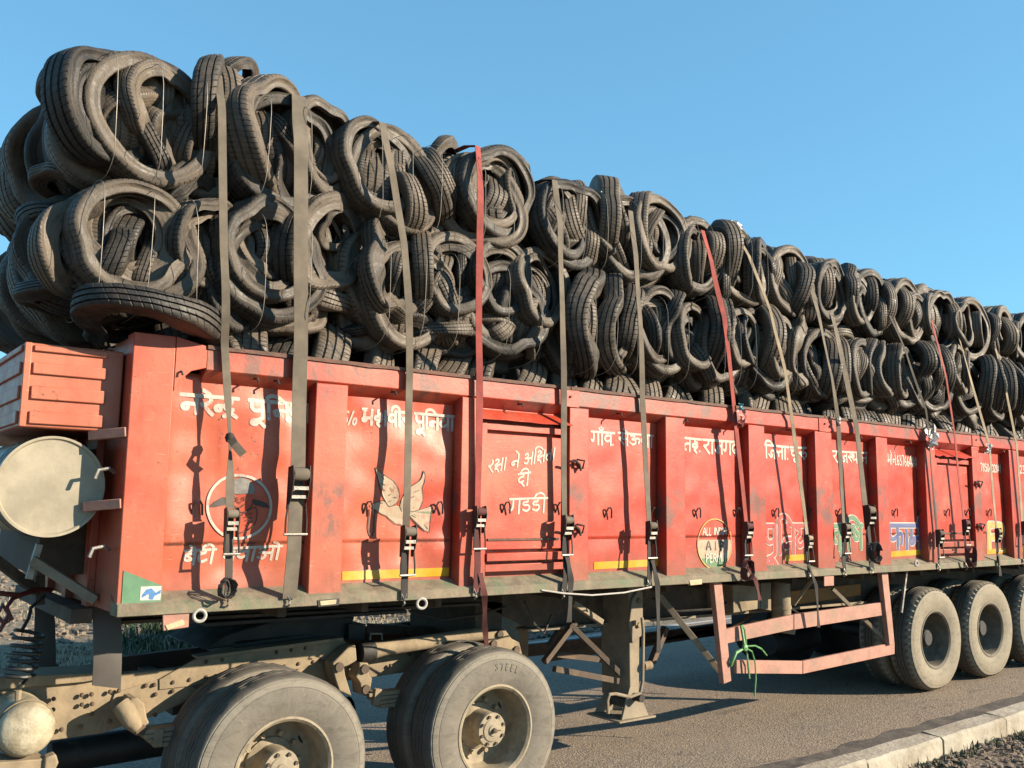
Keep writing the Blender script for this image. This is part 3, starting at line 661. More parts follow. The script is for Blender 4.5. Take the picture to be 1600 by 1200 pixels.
def flat(name, pts, mat, Y=REC, lift=.004, y0=None, parent=None):
    """filled painted shape from its outline on the panel (ear-cut by Blender)"""
    L = [LOC(at(px, py, Y)) for px, py in pts]
    vs = [W(p.x, (panel_y(p.x, p.z) if y0 is None else y0) - lift, p.z) for p in L]
    me = MB().add(vs, [tuple(range(len(vs)))])
    return me.build(name, mat, parent or TR, smooth=0, fix=False)
def lines(name, polys, wpx, mat, Y=REC, lift=.006, parent=None):
    mb = MB()
    for i, P in enumerate(polys):
        L = [LOC(at(px, py, Y)) for px, py in P]; ribbon(mb, smooth_line([(p.x, p.z) for p in L]), wpx * scale_at(at(*P[0], Y)), wallput(), lift + .00012 * (i % 9))
    return mb.build(name, mat, parent or TR, smooth=0, fix=False)
Z7 = lambda x, y: (270 + x / 6.665, 720 + y / 6.665); Z8 = lambda x, y: (560 + x / 10, 720 + y / 10); Z5 = lambda x, y: (1040 + x / 5, 660 + y / 5)
ell = lambda cx, cy, rx, ry, n=28, a0=0, a1=360: [(cx + rx * math.cos(rad(a0 + (a1 - a0) * k / n)), cy + ry * math.sin(rad(a0 + (a1 - a0) * k / n))) for k in range(n + 1)]
# schoolchild-with-book roundel
lines('painted_roundel', [ell(372.3, 792, 48.5, 49.5, 32)], 4.2, WHITEP)
flat('painted_hair', [Z7(*p) for p in ((600, 330), (610, 220), (700, 170), (790, 200), (840, 280), (835, 350), (760, 340), (680, 350))], GREYP)
flat('painted_plait', [Z7(*p) for p in ((600, 400), (520, 375), (440, 420), (370, 480), (450, 480), (540, 460), (600, 440))], BLKP, lift=.0045)
flat('painted_plait', [Z7(*p) for p in ((820, 400), (880, 410), (960, 440), (1000, 490), (920, 480), (850, 460), (820, 430))], BLKP, lift=.0045)
lines('painted_face', [[Z7(640, 370), Z7(620, 440), Z7(660, 510), Z7(730, 535), Z7(800, 490), Z7(835, 420)], [Z7(640, 470), Z7(690, 490), Z7(745, 450)], [Z7(670, 425), Z7(690, 435), Z7(705, 432)],
      ell(*Z7(660, 400), 2.3, 2.6, 8), ell(*Z7(735, 395), 2.3, 2.6, 8), [Z7(700, 575), Z7(855, 485), Z7(850, 660), Z7(700, 750), Z7(690, 600)], [Z7(640, 560), Z7(700, 575), Z7(690, 740)],
      [Z7(755, 590), Z7(780, 575)], [Z7(790, 560), Z7(820, 545)], [Z7(760, 625), Z7(820, 590)], [Z7(770, 670), Z7(830, 630)]], 1.3, BLKP)
# dove carrying a string of beads
flat('painted_dove', [Z8(*p) for p in ((190, 710), (300, 650), (380, 625), (440, 650), (500, 720), (600, 700), (700, 720), (800, 790), (800, 850), (760, 930), (700, 1000), (600, 980), (520, 920), (460, 860), (380, 830), (300, 780), (230, 735))], CREAM)
flat('painted_wing', [Z8(*p) for p in ((260, 100), (340, 180), (460, 260), (560, 330), (620, 430), (645, 560), (600, 670), (500, 720), (440, 640), (380, 540), (340, 400), (290, 230))], CREAM, lift=.0046)
flat('painted_wing', [Z8(*p) for p in ((660, 720), (680, 600), (720, 500), (840, 380), (960, 290), (1005, 150), (1025, 200), (1020, 330), (990, 420), (1000, 540), (1000, 650), (960, 750), (870, 800), (760, 800))], CREAM, lift=.005)
flat('painted_tail', [Z8(*p) for p in ((800, 800), (920, 780), (1140, 715), (1130, 850), (1100, 1120), (1050, 1100), (900, 970), (810, 860))], CREAM, lift=.0042)
flat('painted_tail_stripe', [Z8(*p) for p in ((860, 825), (1060, 900), (1040, 990))], GRNP, lift=.0052)
flat('painted_tail_stripe', [Z8(*p) for p in ((880, 795), (1130, 790), (1130, 830))], GRNP, lift=.0052)
lines('painted_dove_line', [[Z8(*p) for p in q] for q in (
    ((260, 100), (290, 230), (340, 400), (380, 540), (440, 640), (500, 715), (600, 670), (645, 560), (620, 430), (560, 330), (460, 260), (340, 180), (260, 100)),
    ((190, 705), (300, 645), (380, 620), (440, 640)), ((230, 735), (300, 785), (380, 832), (460, 865), (520, 925), (600, 985), (700, 1005)),
    ((645, 620), (655, 700), (690, 790)), ((1005, 150), (960, 290), (840, 380)), ((1005, 150), (1030, 240), (1015, 340), (985, 430), (1005, 560), (1000, 650), (960, 750)),
    ((800, 800), (920, 780), (1140, 715), (1125, 850), (1100, 1125)), ((810, 860), (900, 970), (1050, 1105)), ((840, 850), (960, 930), (1080, 1060)),
    ((350, 230), (400, 290)), ((350, 350), (420, 380)), ((370, 430), (420, 470)), ((500, 420), (545, 480)), ((480, 540), (510, 520)), ((490, 640), (520, 620)), ((560, 570), (600, 575)),
    ((860, 490), (940, 460)), ((820, 570), (870, 560)), ((860, 740), (920, 700)), ((940, 600), (990, 580)), ((350, 660), (390, 660)))], .9, BLKP, lift=.0062)
lines('painted_beads', [[Z8(*p) for p in ((180, 760), (180, 900), (170, 1050), (200, 1160), (235, 1165), (265, 1080), (265, 950), (270, 780))]], 2.0, BLKP, lift=.0062)
# ALL INDIA permit roundel
cx, cy, rx, ry = 1116.3, 850, 26.4, 39
flat('permit_band', [(cx + rx * math.cos(rad(a)), cy + ry * math.sin(rad(a))) for a in (-10, 0, 10, 22, 35)] + [(cx + rx * math.cos(rad(a)), cy + ry * math.sin(rad(a))) for a in (145, 158, 170, 180, 190)], CREAM)
flat('permit_band', [(cx + rx * math.cos(rad(a)), cy + ry * math.sin(rad(a))) for a in (35, 50, 65, 80, 90, 100, 115, 130, 145)], GRNP, lift=.0042)
lines('permit_ring', [ell(cx, cy, rx, ry, 36)], 1.6, YELP)
write('lettering', 'A L L _ I N D I A', (1098.5, 825), (1136, 824), 11, WHITEC, wd=.15, head=False, slant=.12)
for o_ in [MB()]: pass
def small_write(word, A, B, h, mat, wd):
    global panel_y
    write('lettering', word, A, B, h, mat, wd=wd, head=False)
_py = panel_y
panel_y = lambda x, z: _py(x, z) - .005
small_write('A _ I _ P', (1103, 846), (1131, 846), 13, BLKP, .17)
small_write('P E R M I T', (1102, 866), (1136, 865), 12, WHITEC, .16)
panel_y = _py
# sticker on the green corner
flat('sticker', [(219.5, 916.5), (252, 915.5), (250, 937.5), (218, 938)], STICK, 0, .0055, 0)
flat('sticker_print', [(221, 930), (228, 921), (236, 919), (243, 926), (251, 921), (250, 927), (241, 931), (238, 937), (232, 936), (232, 928), (221, 934)], STICKB, 0, .0062, 0)

# ------------------------------------------------------------------ headboard box, drum, front frame
HB = .13; q0, q1 = LOC(at(40, 534, HB)), LOC(at(40, 667, HB)); bx0 = q0.x; bz0, bz1 = q1.z, q0.z; bh = bz1 - bz0
MB().box(bx0, 1.30, HB, 2.37, bz0, bz1, W).build('headboard_box', REDB, TR, .008)
for f0, f1 in ((.04, .19), (.33, .49), (.63, .77), (.90, .975)):
    MB().box(bx0 + .04, LOC(at(165, 600, HB)).x, HB - .016, HB + .001, bz0 + bh * f0, bz0 + bh * f1, W).build('box_rib', REDB, TR, .005)
    MB().box(bx0 - .014, bx0 + .001, HB + .03, 2.34, bz0 + bh * f0, bz0 + bh * f1, W).build('box_rib', REDB, TR, .005)
MB().box(bx0 - .003, bx0 + .03, HB - .018, HB - .001, bz0 + .001, bz1 - .002, W).build('box_edge', REDB, TR, .004)
for z in (1.07, .70): MB().bar(W(1.315, .02, z), W(1.17, .17, z - .02), .05, .05).build('bracket', FRAMEP, TR, .003)
for z in (.86, .46): MB().tube([W(1.29, .12, z), W(1.25, .08, z + .02), W(1.20, .08, z + .01), W(1.185, .08, z - .035)], .010, 6).build('side_hook', STEEL, TR)
dc = at(80, 760, .19); R_ = 78.5 * scale_at(at(80, 760, .19))
drum = MB().lathe([(0, 0), (R_ - .02, 0), (R_ - .012, -.012), (R_, -.012), (R_, .02), (R_ - .004, .03), (R_ - .004, 1.1), (0, 1.1)], dc, n=64).build('drum', TANKP, TR)
MB().lathe([(R_ + .004, .10), (R_ + .006, .10), (R_ + .006, .15), (R_ + .004, .15)], dc, n=48).build('drum_band', DARKST, drum)
MB().box(1.05, 1.31, .62, 1.9, .30, 1.0, W).build('inner_bulkhead', UNDER, TR)
def pbar(a, b, Ya, Yb, w1, w2, mat, nm, par, bev=.003): return MB().bar(at(*a, Ya), at(*b, Yb), w1, w2).build(nm, mat, par, bev)
pbar((-40, 850), (60, 925), .75, .9, .05, .05, UNDER, 'front_strut', TR)
pbar((50, 875), (150, 938), .45, .35, .06, .05, DUSTY2, 'front_strut', TR)
pbar((62, 850), (45, 905), .5, .5, .035, .035, STEEL, 'jack_rod', TR)
pbar((62, 870), (62, 945), .9, .9, .05, .05, UNDER, 'front_strut', TR)
MB().box(1.20, 1.31, .45, 2.1, .05, .13, W).build('front_crossmember', UNDER, TR, .004)
def flap(name, P, Y, mat, par):
    L = [at(*p, Y) for p in P]; vs, fs = [], []; n = 10
    for k in range(n + 1):
        t = k / n; a = L[0].lerp(L[3], t); b = L[1].lerp(L[2], t); bow = Vector((0, -.03 * math.sin(t * 3.1) - .02 * t, 0))
        vs += [a + bow, a.lerp(b, .5) + bow * 1.35, b + bow, a + bow + Vector((0, .012, 0)), a.lerp(b, .5) + bow * 1.35 + Vector((0, .012, 0)), b + bow + Vector((0, .012, 0))]
    for k in range(n):
        o = 6 * k
        for q in ((0, 1), (1, 2), (2, 5), (5, 4), (4, 3), (3, 0)): fs.append((o + q[0], o + q[1], o + 6 + q[1], o + 6 + q[0]))
    fs += [(0, 1, 4, 3), (1, 2, 5, 4), (n * 6, n * 6 + 1, n * 6 + 4, n * 6 + 3), (n * 6 + 1, n * 6 + 2, n * 6 + 5, n * 6 + 4)]
    return MB().add(vs, fs).build(name, mat, par, smooth=50)
flap('mud_flap', [(144, 943), (188, 943), (187, 1075), (143, 1070)], .5, FLAP, TR)
flap('mud_flap', [(55, 935), (84, 940), (86, 1052), (48, 1046)], 1.9, FLAP, TR)
MB().prism([at(146, 905, .49), at(189, 905, .49), at(188, 948, .49), at(144, 948, .49)], (0, .05, 0)).build('flap_bracket', DUSTY2, TR, .003)

# ------------------------------------------------------------------ trailer underframe
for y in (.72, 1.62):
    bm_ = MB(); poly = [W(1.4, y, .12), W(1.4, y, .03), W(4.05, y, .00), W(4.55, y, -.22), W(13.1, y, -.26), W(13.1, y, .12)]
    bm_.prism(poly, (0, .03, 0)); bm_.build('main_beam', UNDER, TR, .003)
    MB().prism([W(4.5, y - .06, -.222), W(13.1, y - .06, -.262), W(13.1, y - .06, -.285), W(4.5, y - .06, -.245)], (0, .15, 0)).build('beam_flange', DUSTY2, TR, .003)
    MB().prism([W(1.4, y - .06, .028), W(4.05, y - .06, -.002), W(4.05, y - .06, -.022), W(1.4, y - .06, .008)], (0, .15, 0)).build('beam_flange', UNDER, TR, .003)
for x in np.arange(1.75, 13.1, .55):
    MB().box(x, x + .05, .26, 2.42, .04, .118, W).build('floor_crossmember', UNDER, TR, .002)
MB().box(2.0, 3.4, .62, 1.88, -.035, -.012, W).build('king_pin_plate', BLACKISH, TR, .003)
# landing gear
for Y0 in (.42, 1.85):
    s = Y0 - .42
    A = LOC(at(987, 935, .42))
    lg = MB().prism([W(A.x - .035, Y0, .09), W(A.x + .095, Y0, .09), W(A.x + .08, Y0, -.80), W(A.x - .02, Y0, -.80)], (0, .33, 0)).build('landing_leg', DUSTY2, TR, .008)
    MB().prism([W(A.x - .02, Y0 - .028, -.02), W(A.x + .06, Y0 - .028, .07), W(A.x + .10, Y0 - .028, .03), W(A.x + .10, Y0 - .028, -.30), W(A.x - .02, Y0 - .028, -.36), W(A.x - .055, Y0 - .028, -.20)], (0, .026, 0)).build('gear_plate', DUSTY2, lg, .006)
    for dx, dz in ((.05, -.03), (.045, -.22), (.0, -.2)): MB().lathe([(0, -.02), (.02, -.02), (.022, 0)], W(A.x + dx, Y0 - .028, dz), n=10).build('bolt', DUST, lg)
    MB().box(A.x - .045, A.x + .065, Y0 + .03, Y0 + .21, -.86, -.80, W).build('inner_leg', UNDER, lg)
    MB().prism([W(A.x - .15, Y0 - .04, -.93), W(A.x + .15, Y0 - .04, -.93), W(A.x + .05, Y0 + .0, -.70), W(A.x - .02, Y0 + .0, -.70)], (0, .02, 0)).build('foot_gusset', DUSTY2, lg, .004)
    MB().prism([W(A.x - .15, Y0 + .26, -.93), W(A.x + .15, Y0 + .26, -.93), W(A.x + .05, Y0 + .22, -.70), W(A.x - .02, Y0 + .22, -.70)], (0, .02, 0)).build('foot_gusset', DUSTY2, lg, .004)
    MB().box(A.x - .2, A.x + .2, Y0 - .07, Y0 + .31, -.945, -.93, W).build('foot_plate', DUSTY2, lg, .003)
    MB().lathe([(.0, -.09), (.03, -.09), (.03, .05), (0, .05)], W(A.x + .015, Y0 - .01, -.775), n=14).build('foot_pin', DARKST, lg)
    if s == 0:
        MB().tube([at(1003, 965, .33), at(1005, 985, .32), at(1004, 1065, .32), at(1000, 1083, .32), at(985, 1089, .32), at(962, 1084, .30), at(952, 1085, .28), at(949, 1095, .28), at(950, 1115, .28)], .013, 8).build('crank_handle', DUSTY2, lg)
        MB().lathe([(0, -.05), (.035, -.05), (.035, .03), (0, .03)], at(1012, 1040, .40), axis=(1, 0, 0), n=12).build('gear_shaft', DUST, lg)
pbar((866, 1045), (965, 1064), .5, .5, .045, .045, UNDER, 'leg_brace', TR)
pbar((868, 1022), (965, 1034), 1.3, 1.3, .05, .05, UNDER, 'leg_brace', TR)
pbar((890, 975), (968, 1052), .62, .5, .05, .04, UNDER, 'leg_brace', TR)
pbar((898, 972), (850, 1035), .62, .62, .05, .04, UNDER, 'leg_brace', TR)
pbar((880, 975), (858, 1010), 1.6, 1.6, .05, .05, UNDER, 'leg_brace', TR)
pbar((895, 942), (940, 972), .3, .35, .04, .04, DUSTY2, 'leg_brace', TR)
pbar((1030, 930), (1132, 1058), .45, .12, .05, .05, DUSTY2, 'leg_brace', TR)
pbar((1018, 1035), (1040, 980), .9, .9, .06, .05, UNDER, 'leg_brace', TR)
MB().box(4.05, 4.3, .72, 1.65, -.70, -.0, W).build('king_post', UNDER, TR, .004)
# side guard
SG = .06
def gbar(pts, hpx, nm='guard_rail', mat=FRAMEP, Y=SG, th=.03):
    for k in range(len(pts) - 1):
        (ax, ay), (bx, by) = pts[k], pts[k + 1]
        ha = hpx[k] if isinstance(hpx, list) else hpx; hb = hpx[k + 1] if isinstance(hpx, list) else hpx
        MB().prism([at(ax, ay - ha / 2, Y), at(bx, by - hb / 2, Y), at(bx, by + hb / 2, Y), at(ax, ay + ha / 2, Y)], (0, th, 0)).build(nm, mat, TR, .003)
MB().prism([at(1115, 908, .03), at(1128, 908, .03), at(1143, 1064, .03), at(1131, 1069, .03)], (0, .05, 0)).build('guard_post', FRAMEP, TR, .004)
MB().prism([at(1377, 890, .03), at(1387, 890, .03), at(1398, 1006, .03), at(1390, 1008, .03)], (0, .05, 0)).build('guard_post', FRAMEP, TR, .004)
gbar([(1132, 995), (1240, 972)], [23, 23]); gbar([(1241, 972), (1389, 950)], [24, 20])
gbar([(1151, 1042), (1254, 1043)], [21, 20]); gbar([(1255, 1043), (1398, 1013)], [20, 18])
pbar((1300, 920), (1388, 1005), .3, .08, .035, .035, DUSTY2, 'guard_brace', TR)
pbar((1130, 990), (1205, 940), 1.0, .7, .03, .03, UNDER, 'guard_brace', TR)
pbar((1240, 945), (1270, 905), .5, .3, .03, .03, DUSTY2, 'guard_brace', TR)
for pts in ([(860, 1020), (1120, 985)],):
    MB().bar(at(858, 1022, 2.42), at(1125, 982, 2.42), .05, .14).build('far_guard_rail', UNDER, TR, .003)
MB().bar(W(5.6, 2.42, -.72), W(9.0, 2.42, -.72), .05, .12).build('far_guard_rail', UNDER, TR, .003)
# air lines and a cable slung along the underframe
for pts in (((1020, 935, .5), (1060, 955, .5), (1110, 952, .5), (1150, 935, .5)), ((1235, 950, .45), (1262, 968, .45), (1300, 962, .45), (1345, 940, .5)), ((640, 955, .6), (690, 968, .6), (740, 962, .6), (790, 948, .6)), ((820, 940, .5), (835, 975, .5), (850, 990, .5), (862, 960, .5))):
    MB().tube([at(*p) for p in pts], .010, 6).build('air_line', HOSEK, TR)
# boxes and tanks hung under the floor
bx = MB().prism([at(1145, 914, .42), at(1188, 911, .42), at(1188, 951, .42), at(1146, 958, .42)], (0, .34, 0)).build('battery_box', DUST, TR, .006)
MB().prism([at(1189, 911, .42), at(1205, 910, .42), at(1205, 954, .42), at(1189, 951, .42)], (0, .3, 0)).build('box_side', DUST, bx, .004)
c0 = at(1221, 968, .5); MB().lathe([(0, 0), (.085, 0), (.09, .01), (.09, .44), (.085, .46), (0, .46)], c0, axis=(0, 0, 1), n=24).build('hung_cylinder', DUSTY2, TR)
MB().lathe([(.094, .1), (.097, .1), (.097, .13), (.094, .13)], c0, axis=(0, 0, 1), n=24).build('cylinder_band', DUST, TR)
MB().lathe([(.094, .34), (.097, .34), (.097, .37), (.094, .37)], c0, axis=(0, 0, 1), n=24).build('cylinder_band', DUST, TR)
MB().prism([at(1233, 924, .69), at(1345, 912, .69), at(1345, 930, .69), at(1233, 946, .69)], (0, .025, 0)).build('chassis_plate', ORNG, TR, .003)
MB().lathe([(0, 0), (.12, 0), (.135, .05), (.135, .75), (.12, .8), (0, .8)], at(1200, 1006, 1.55), axis=(1, 0, 0), n=24).build('air_reservoir', BLACKISH, TR)
MB().prism([at(1215, 975, .35), at(1245, 978, .35), at(1242, 992, .35), at(1210, 985, .35)], (0, .3, 0)).build('hanger_plate', DUSTY2, TR, .003)
MB().bar(at(1416, 893, .06), at(1408, 957, .06), .022, .022).build('tie_rod', STEEL, TR)
MB().prism([at(1288, 898, -.01), at(1303, 897, -.01), at(1303, 915, -.01), at(1288, 916, -.01)], (0, .01, 0)).build('number_plate', FRAMEP, TR, .002)
pl = MB().prism([at(254, 956, -.015), at(296, 952, -.015), at(295, 980, -.015), at(255, 986, -.015)], (0, .012, 0)).build('lamp_plate', FRAMEP, TR, .003)
MB().prism([at(258, 977, -.02), at(285, 968, -.02), at(289, 973, -.02), at(287, 977, -.02), at(262, 985, -.02)], (0, .006, 0)).build('lamp_lens', LENS, pl, .002)
mk = MB().prism([at(496, 938, -.03), at(531, 935, -.03), at(530, 946, -.03), at(497, 949, -.03)], (0, .03, 0)).build('marker_lamp', DARKST, TR, .003)
MB().prism([at(500, 939, -.034), at(526, 937, -.034), at(525, 944, -.034), at(501, 946.5, -.034)], (0, .006, 0)).build('lamp_lens', LENS, mk, .002)
mk = MB().prism([at(1077, 907, -.03), at(1097, 905, -.03), at(1097, 913, -.03), at(1079, 915, -.03)], (0, .03, 0)).build('marker_lamp', LENS, TR, .003)
for px, py, r in ((312, 962, .03), (659, 943, .03), (1432, 880, .022)):
    c = at(px, py, -.03); MB().lathe([(r + .009 * math.cos(t), .009 * math.sin(t)) for t in [k * math.pi / 4 for k in range(8)]], c, axis=(.25, 1, 0), n=24, close=True).build('tie_ring', ROPEW, TR)

# ------------------------------------------------------------------ road wheels
def wheel(par, c, R, rub, rimmat, dual=True, hub='drive', Wd=.27, lug=True):
    c = Vector(c); wl = thing('wheel', c, None, None, None, par); k = R / .53
    def tyre(y0, nm='tyre'):
        # outer sidewall at y0, inner at y0+Wd
        h = Wd
        prof = [(.285, .05), (.30, .022), (.345, .006), (.42, .0), (.475, .006), (.497, .014), (.500, .020), (.507, .020), (.520, .034), (.528, .05)]
        for g in (.10, .135, .17): prof += [(.530, g - .006), (.517, g - .004), (.517, g + .004), (.530, g + .006)]
        prof += [(.528, h - .05), (.518, h - .03), (.500, h - .012), (.42, h), (.345, h - .006), (.30, h - .022), (.285, h - .05)]
        n = 96; ax = Vector((0, 1, 0)); vs, fs = [], []
        for i, (r, y) in enumerate(prof):
            for q in range(n):
                a = 2 * math.pi * q / n; rr = r
                if r > .506 and (y < .07 or y > h - .07) and q % 2: rr -= .019 if hub != 'drive' else .002         # shoulder lugs
                if r > .526 and hub == 'drive' and (q + (3 if y > .13 else 0)) % 6 == 0: rr -= .008
                if math.sin(a) < -.93 and r > .4: rr -= (r - .4) * .12 * (-(math.sin(a) + .93) / .07)   # flattened where it stands
                vs.append(c + Vector((rr * k * math.cos(a), y0 + y, rr * k * math.sin(a))))
        m = len(prof)
        for i in range(m - 1):
            for q in range(n): fs.append((i * n + q, i * n + (q + 1) % n, (i + 1) * n + (q + 1) % n, (i + 1) * n + q))
        return MB().add(vs, fs).build(nm, rub, wl, smooth=40)
    tyre(0)
    if dual: tyre(Wd + .06)
    rim = [(.283, .06), (.302, .028), (.300, .016), (.288, .014), (.272, .028), (.266, .06), (.262, .20), (.245, .235), (.20, .245), (.10, .247), (.10, .26), (.28, .26), (.283, .06)]
    MB().lathe([(r * k, y) for r, y in rim], c, n=56).build('rim', rimmat, wl)
    if hub == 'drive':
        hb = MB().lathe([(0, .045), (.035, .045), (.040, .052), (.072, .055), (.078, .062), (.108, .064), (.112, .075), (.108, .10), (.115, .21), (.15, .23), (.15, .25)], c, n=40).build('hub', rimmat, wl)
        st = MB()
        for q in range(8): a = q * math.pi / 4 + .3; st.lathe([(0, .048), (.011, .048), (.011, .066)], c + Vector((.092 * math.cos(a), 0, .092 * math.sin(a))), n=6)
        st.lathe([(0, .02), (.016, .025), (.018, .05)], c, n=8); st.bar(c + Vector((0, .035, 0)), c + Vector((.05, .035, -.003)), .008, .008)
        nt = MB()
        for q in range(10): a = q * math.pi / 5; nt.lathe([(0, .205), (.016, .205), (.016, .245)], c + Vector((.175 * math.cos(a), 0, .175 * math.sin(a))), n=6)
        kind(st.build('hub_bolt', UNDER, wl), 'stuff'); kind(nt.build('wheel_nut', rimmat, wl), 'stuff')
        hl = MB()
        for q in range(5):
            a = q * 2 * math.pi / 5 + .5; d = Vector((math.cos(a), 0, math.sin(a))); t = Vector((-d.z, 0, d.x)); o = c + d * .225 * k + Vector((0, .2425, 0))
            hl.prism([o + t * .032 * math.cos(u) + d * .017 * math.sin(u) for u in [z * math.pi / 5 for z in range(10)]], (0, -.003, 0))
        kind(hl.build('hand_hole', BLACKISH, wl), 'stuff')
    else:
        MB().lathe([(0, .10), (.07, .10), (.085, .115), (.085, .24), (.13, .25)], c, n=32).build('hub', BLACKISH, wl)
        nt = MB()
        for q in range(10): a = q * math.pi / 5; nt.lathe([(0, .215), (.014, .215), (.014, .25)], c + Vector((.165 * math.cos(a), 0, .165 * math.sin(a))), n=6)
        kind(nt.build('wheel_nut', BLACKISH, wl), 'stuff')
    if hub == 'drive' and c.x > 3:
        lt = MB(); a0 = 1.62
        for q, chh in enumerate('STEEL'):
            for st_ in G[chh][1]:
                def pl(px_, pz_, l_, q=q):
                    ang = a0 - .105 * q - px_ / .44; rr = .437 - pz_
                    return c + Vector((rr * k * math.cos(ang), -.0015 - l_, rr * k * math.sin(ang)))
                ribbon(lt, [(p_[0] * .048, p_[1] * .040) for p_ in smooth_line(st_)], .0065, pl, .0008)
        lt.build('sidewall_lettering', rub, wl, smooth=0, fix=False)
    # axle stub behind the wheel
    MB().lathe([(.07, .25), (.07, 1.2)], c, n=16).build('axle', BLACKISH, wl)
    return wl
for X in (9.44, 10.60, 11.78): wheel(TR, (X, .10, .525), .525, WRUB2, RIMD, True, 'trailer')
for X in (9.44, 10.60, 11.78):
    wf = thing('wheel', (X, 2.40, .525), None, None, None, TR)
    MB().lathe([(.0, -.03), (.28, -.03), (.29, 0), (.42, 0), (.50, -.02), (.525, -.05), (.525, -.55), (.45, -.6), (0, -.6)], (X, 2.40, .525), n=40).build('tyre', TREADR, wf)
for X in (9.9, 11.1): MB().bar(W(X - .55, .8, -.50), W(X + .62, .8, -.50), .08, .09).build('suspension_beam', UNDER, TR, .004)

# ------------------------------------------------------------------ tractor unit rear
TK = thing('tractor_truck', (2.4, 1.2, 0), 'dusty beige rear chassis of the towing truck under the trailer nose', 'truck')
for X in (2.305, 3.80): wheel(TK, (X, .10, .450), .535, WRUB, RIM, True, 'drive')
def rail(Y, th=.07):
    P = [(-90, 1078), (189, 1052), (249, 1048), (548, 1013), (790, 985), (805, 1005), (700, 1040), (560, 1062), (430, 1075), (315, 1088), (243, 1117), (160, 1146), (-90, 1182)]
    off = Vector((0, Y - .80, 0))
    return MB().prism([at(*p, .80) + off for p in P], (0, th, 0))
fr = rail(.80).build('frame_rail', DUST, TK, .006)
ra_, rb_ = at(-90, 1078, .80), at(-90, 1182, .80)
for Y_ in (.80, 1.70): MB().box(-2.6, ra_.x + .002, Y_, Y_ + .07, rb_.z + .02, ra_.z).build('frame_rail', DUST, TK, .006)
MB().prism([at(249, 1060, .8) + Vector((0, .9, 0)), at(790, 986, .8) + Vector((0, .9, 0)), at(800, 1040, .8) + Vector((0, .9, 0)), at(249, 1116, .8) + Vector((0, .9, 0))], (0, .07, 0)).build('frame_rail', UNDER, TK)
MB().prism([at(-90, 1062, .76), at(140, 1052, .76), at(189, 1046, .76), at(189, 1056, .76), at(130, 1066, .76), at(-90, 1086, .76)], (0, .3, 0)).build('frame_plate', DUST, TK, .004)
rp_ = MB().prism([at(p[0], p[1], .775) for p in ((249, 1062), (311, 1027), (535, 999), (548, 1010), (518, 1026), (470, 1045), (300, 1072), (249, 1078))], (0, .022, 0)).build('reinforcement_plate', DUST, TK, .003)
MB().prism([at(p[0], p[1], .74) for p in ((309, 1026), (536, 996), (538, 1001), (311, 1031))], (0, .12, 0)).build('flange_lip', DUST, TK, .003)
gs = MB().prism([at(p[0], p[1], .785) for p in ((180, 1082), (249, 1062), (300, 1072), (318, 1082), (243, 1118), (157, 1146))], (0, .012, 0)).build('gusset_plate', DUST, TK, .003)
rv = MB()
for px, py in [(270, 1066), (296, 1062), (322, 1058), (348, 1055), (372, 1051), (396, 1048), (421, 1044), (444, 1041), (466, 1037), (489, 1034), (500, 1032), (322, 1034), (347, 1031), (432, 1019), (455, 1016), (477, 1013), (270, 1080), (228, 1071), (241, 1070), (243, 1085), (186, 1079), (172, 1081), (242, 1117), (171, 1127), (128, 1086), (143, 1085), (128, 1101), (144, 1100), (144, 1115), (96, 1140), (126, 1135), (84, 1092), (83, 1109), (640, 1022), (610, 1040), (665, 1018), (700, 1013)]:
    rv.lathe([(0, -.014), (.008, -.012), (.013, -.002), (.013, .004)], at(px, py, .775), n=8)
kind(rv.build('rivet', UNDER, TK), 'stuff')
# torque tube, brackets, springs
MB().tube([at(578, 1017, .66), at(600, 1013, .66), at(755, 990, .66)], [.062, .05, .05], 16).build('torque_tube', DUST, TK)
MB().lathe([(0, -.05), (.07, -.05), (.075, 0), (.07, .05), (0, .05)], at(572, 1018, .66), axis=(1, 0, 0), n=16).build('tube_end', BLACKISH, TK)
br = MB().prism([at(p[0], p[1], .62) for p in ((520, 1036), (545, 1012), (556, 1008), (558, 1032), (545, 1040), (538, 1042), (540, 1056), (550, 1088), (530, 1080), (522, 1055))], (0, .13, 0)).build('spring_bracket', DUST, TK, .008)
MB().lathe([(0, -.02), (.03, -.02), (.03, .0)], at(529, 1042, .62), n=12).build('bolt', UNDER, br)
b2 = MB().prism([at(p[0], p[1], .62) for p in ((562, 1035), (576, 1036), (577, 1056), (582, 1060), (578, 1084), (565, 1086), (563, 1068), (556, 1058), (561, 1050))], (0, .13, 0)).build('spring_bracket', DUST, TK, .008)
for q in ((569, 1045), (571, 1077)): MB().lathe([(0, -.02), (.03, -.02), (.03, .0)], at(*q, .62), n=12).build('bolt', UNDER, b2)
b3 = MB().prism([at(p[0], p[1], .62) for p in ((752, 988), (790, 984), (800, 998), (812, 1004), (818, 1030), (800, 1034), (790, 1018), (775, 1020), (762, 1010))], (0, .14, 0)).build('spring_bracket', DUST, TK, .008)
for q in ((806, 1015), (770, 1006), (780, 991)): MB().lathe([(0, -.02), (.028, -.02), (.028, .0)], at(*q, .62), n=12).build('bolt', UNDER, b3)
b4 = MB().prism([at(p[0], p[1], .60) for p in ((203, 1092), (215, 1090), (226, 1100), (230, 1122), (234, 1130), (228, 1148), (212, 1150), (206, 1138), (208, 1120))], (0, .16, 0)).build('spring_hanger', DUST, TK, .01)
MB().tube([at(188, 1100, .62), at(196, 1110, .6), at(206, 1128, .58), at(214, 1138, .58)], [.05, .055, .05, .035], 12).build('hanger_arm', DUST, b4)
MB().lathe([(0, -.025), (.03, -.025), (.032, .0)], at(219, 1140, .60), n=14).build('bolt', UNDER, b4)
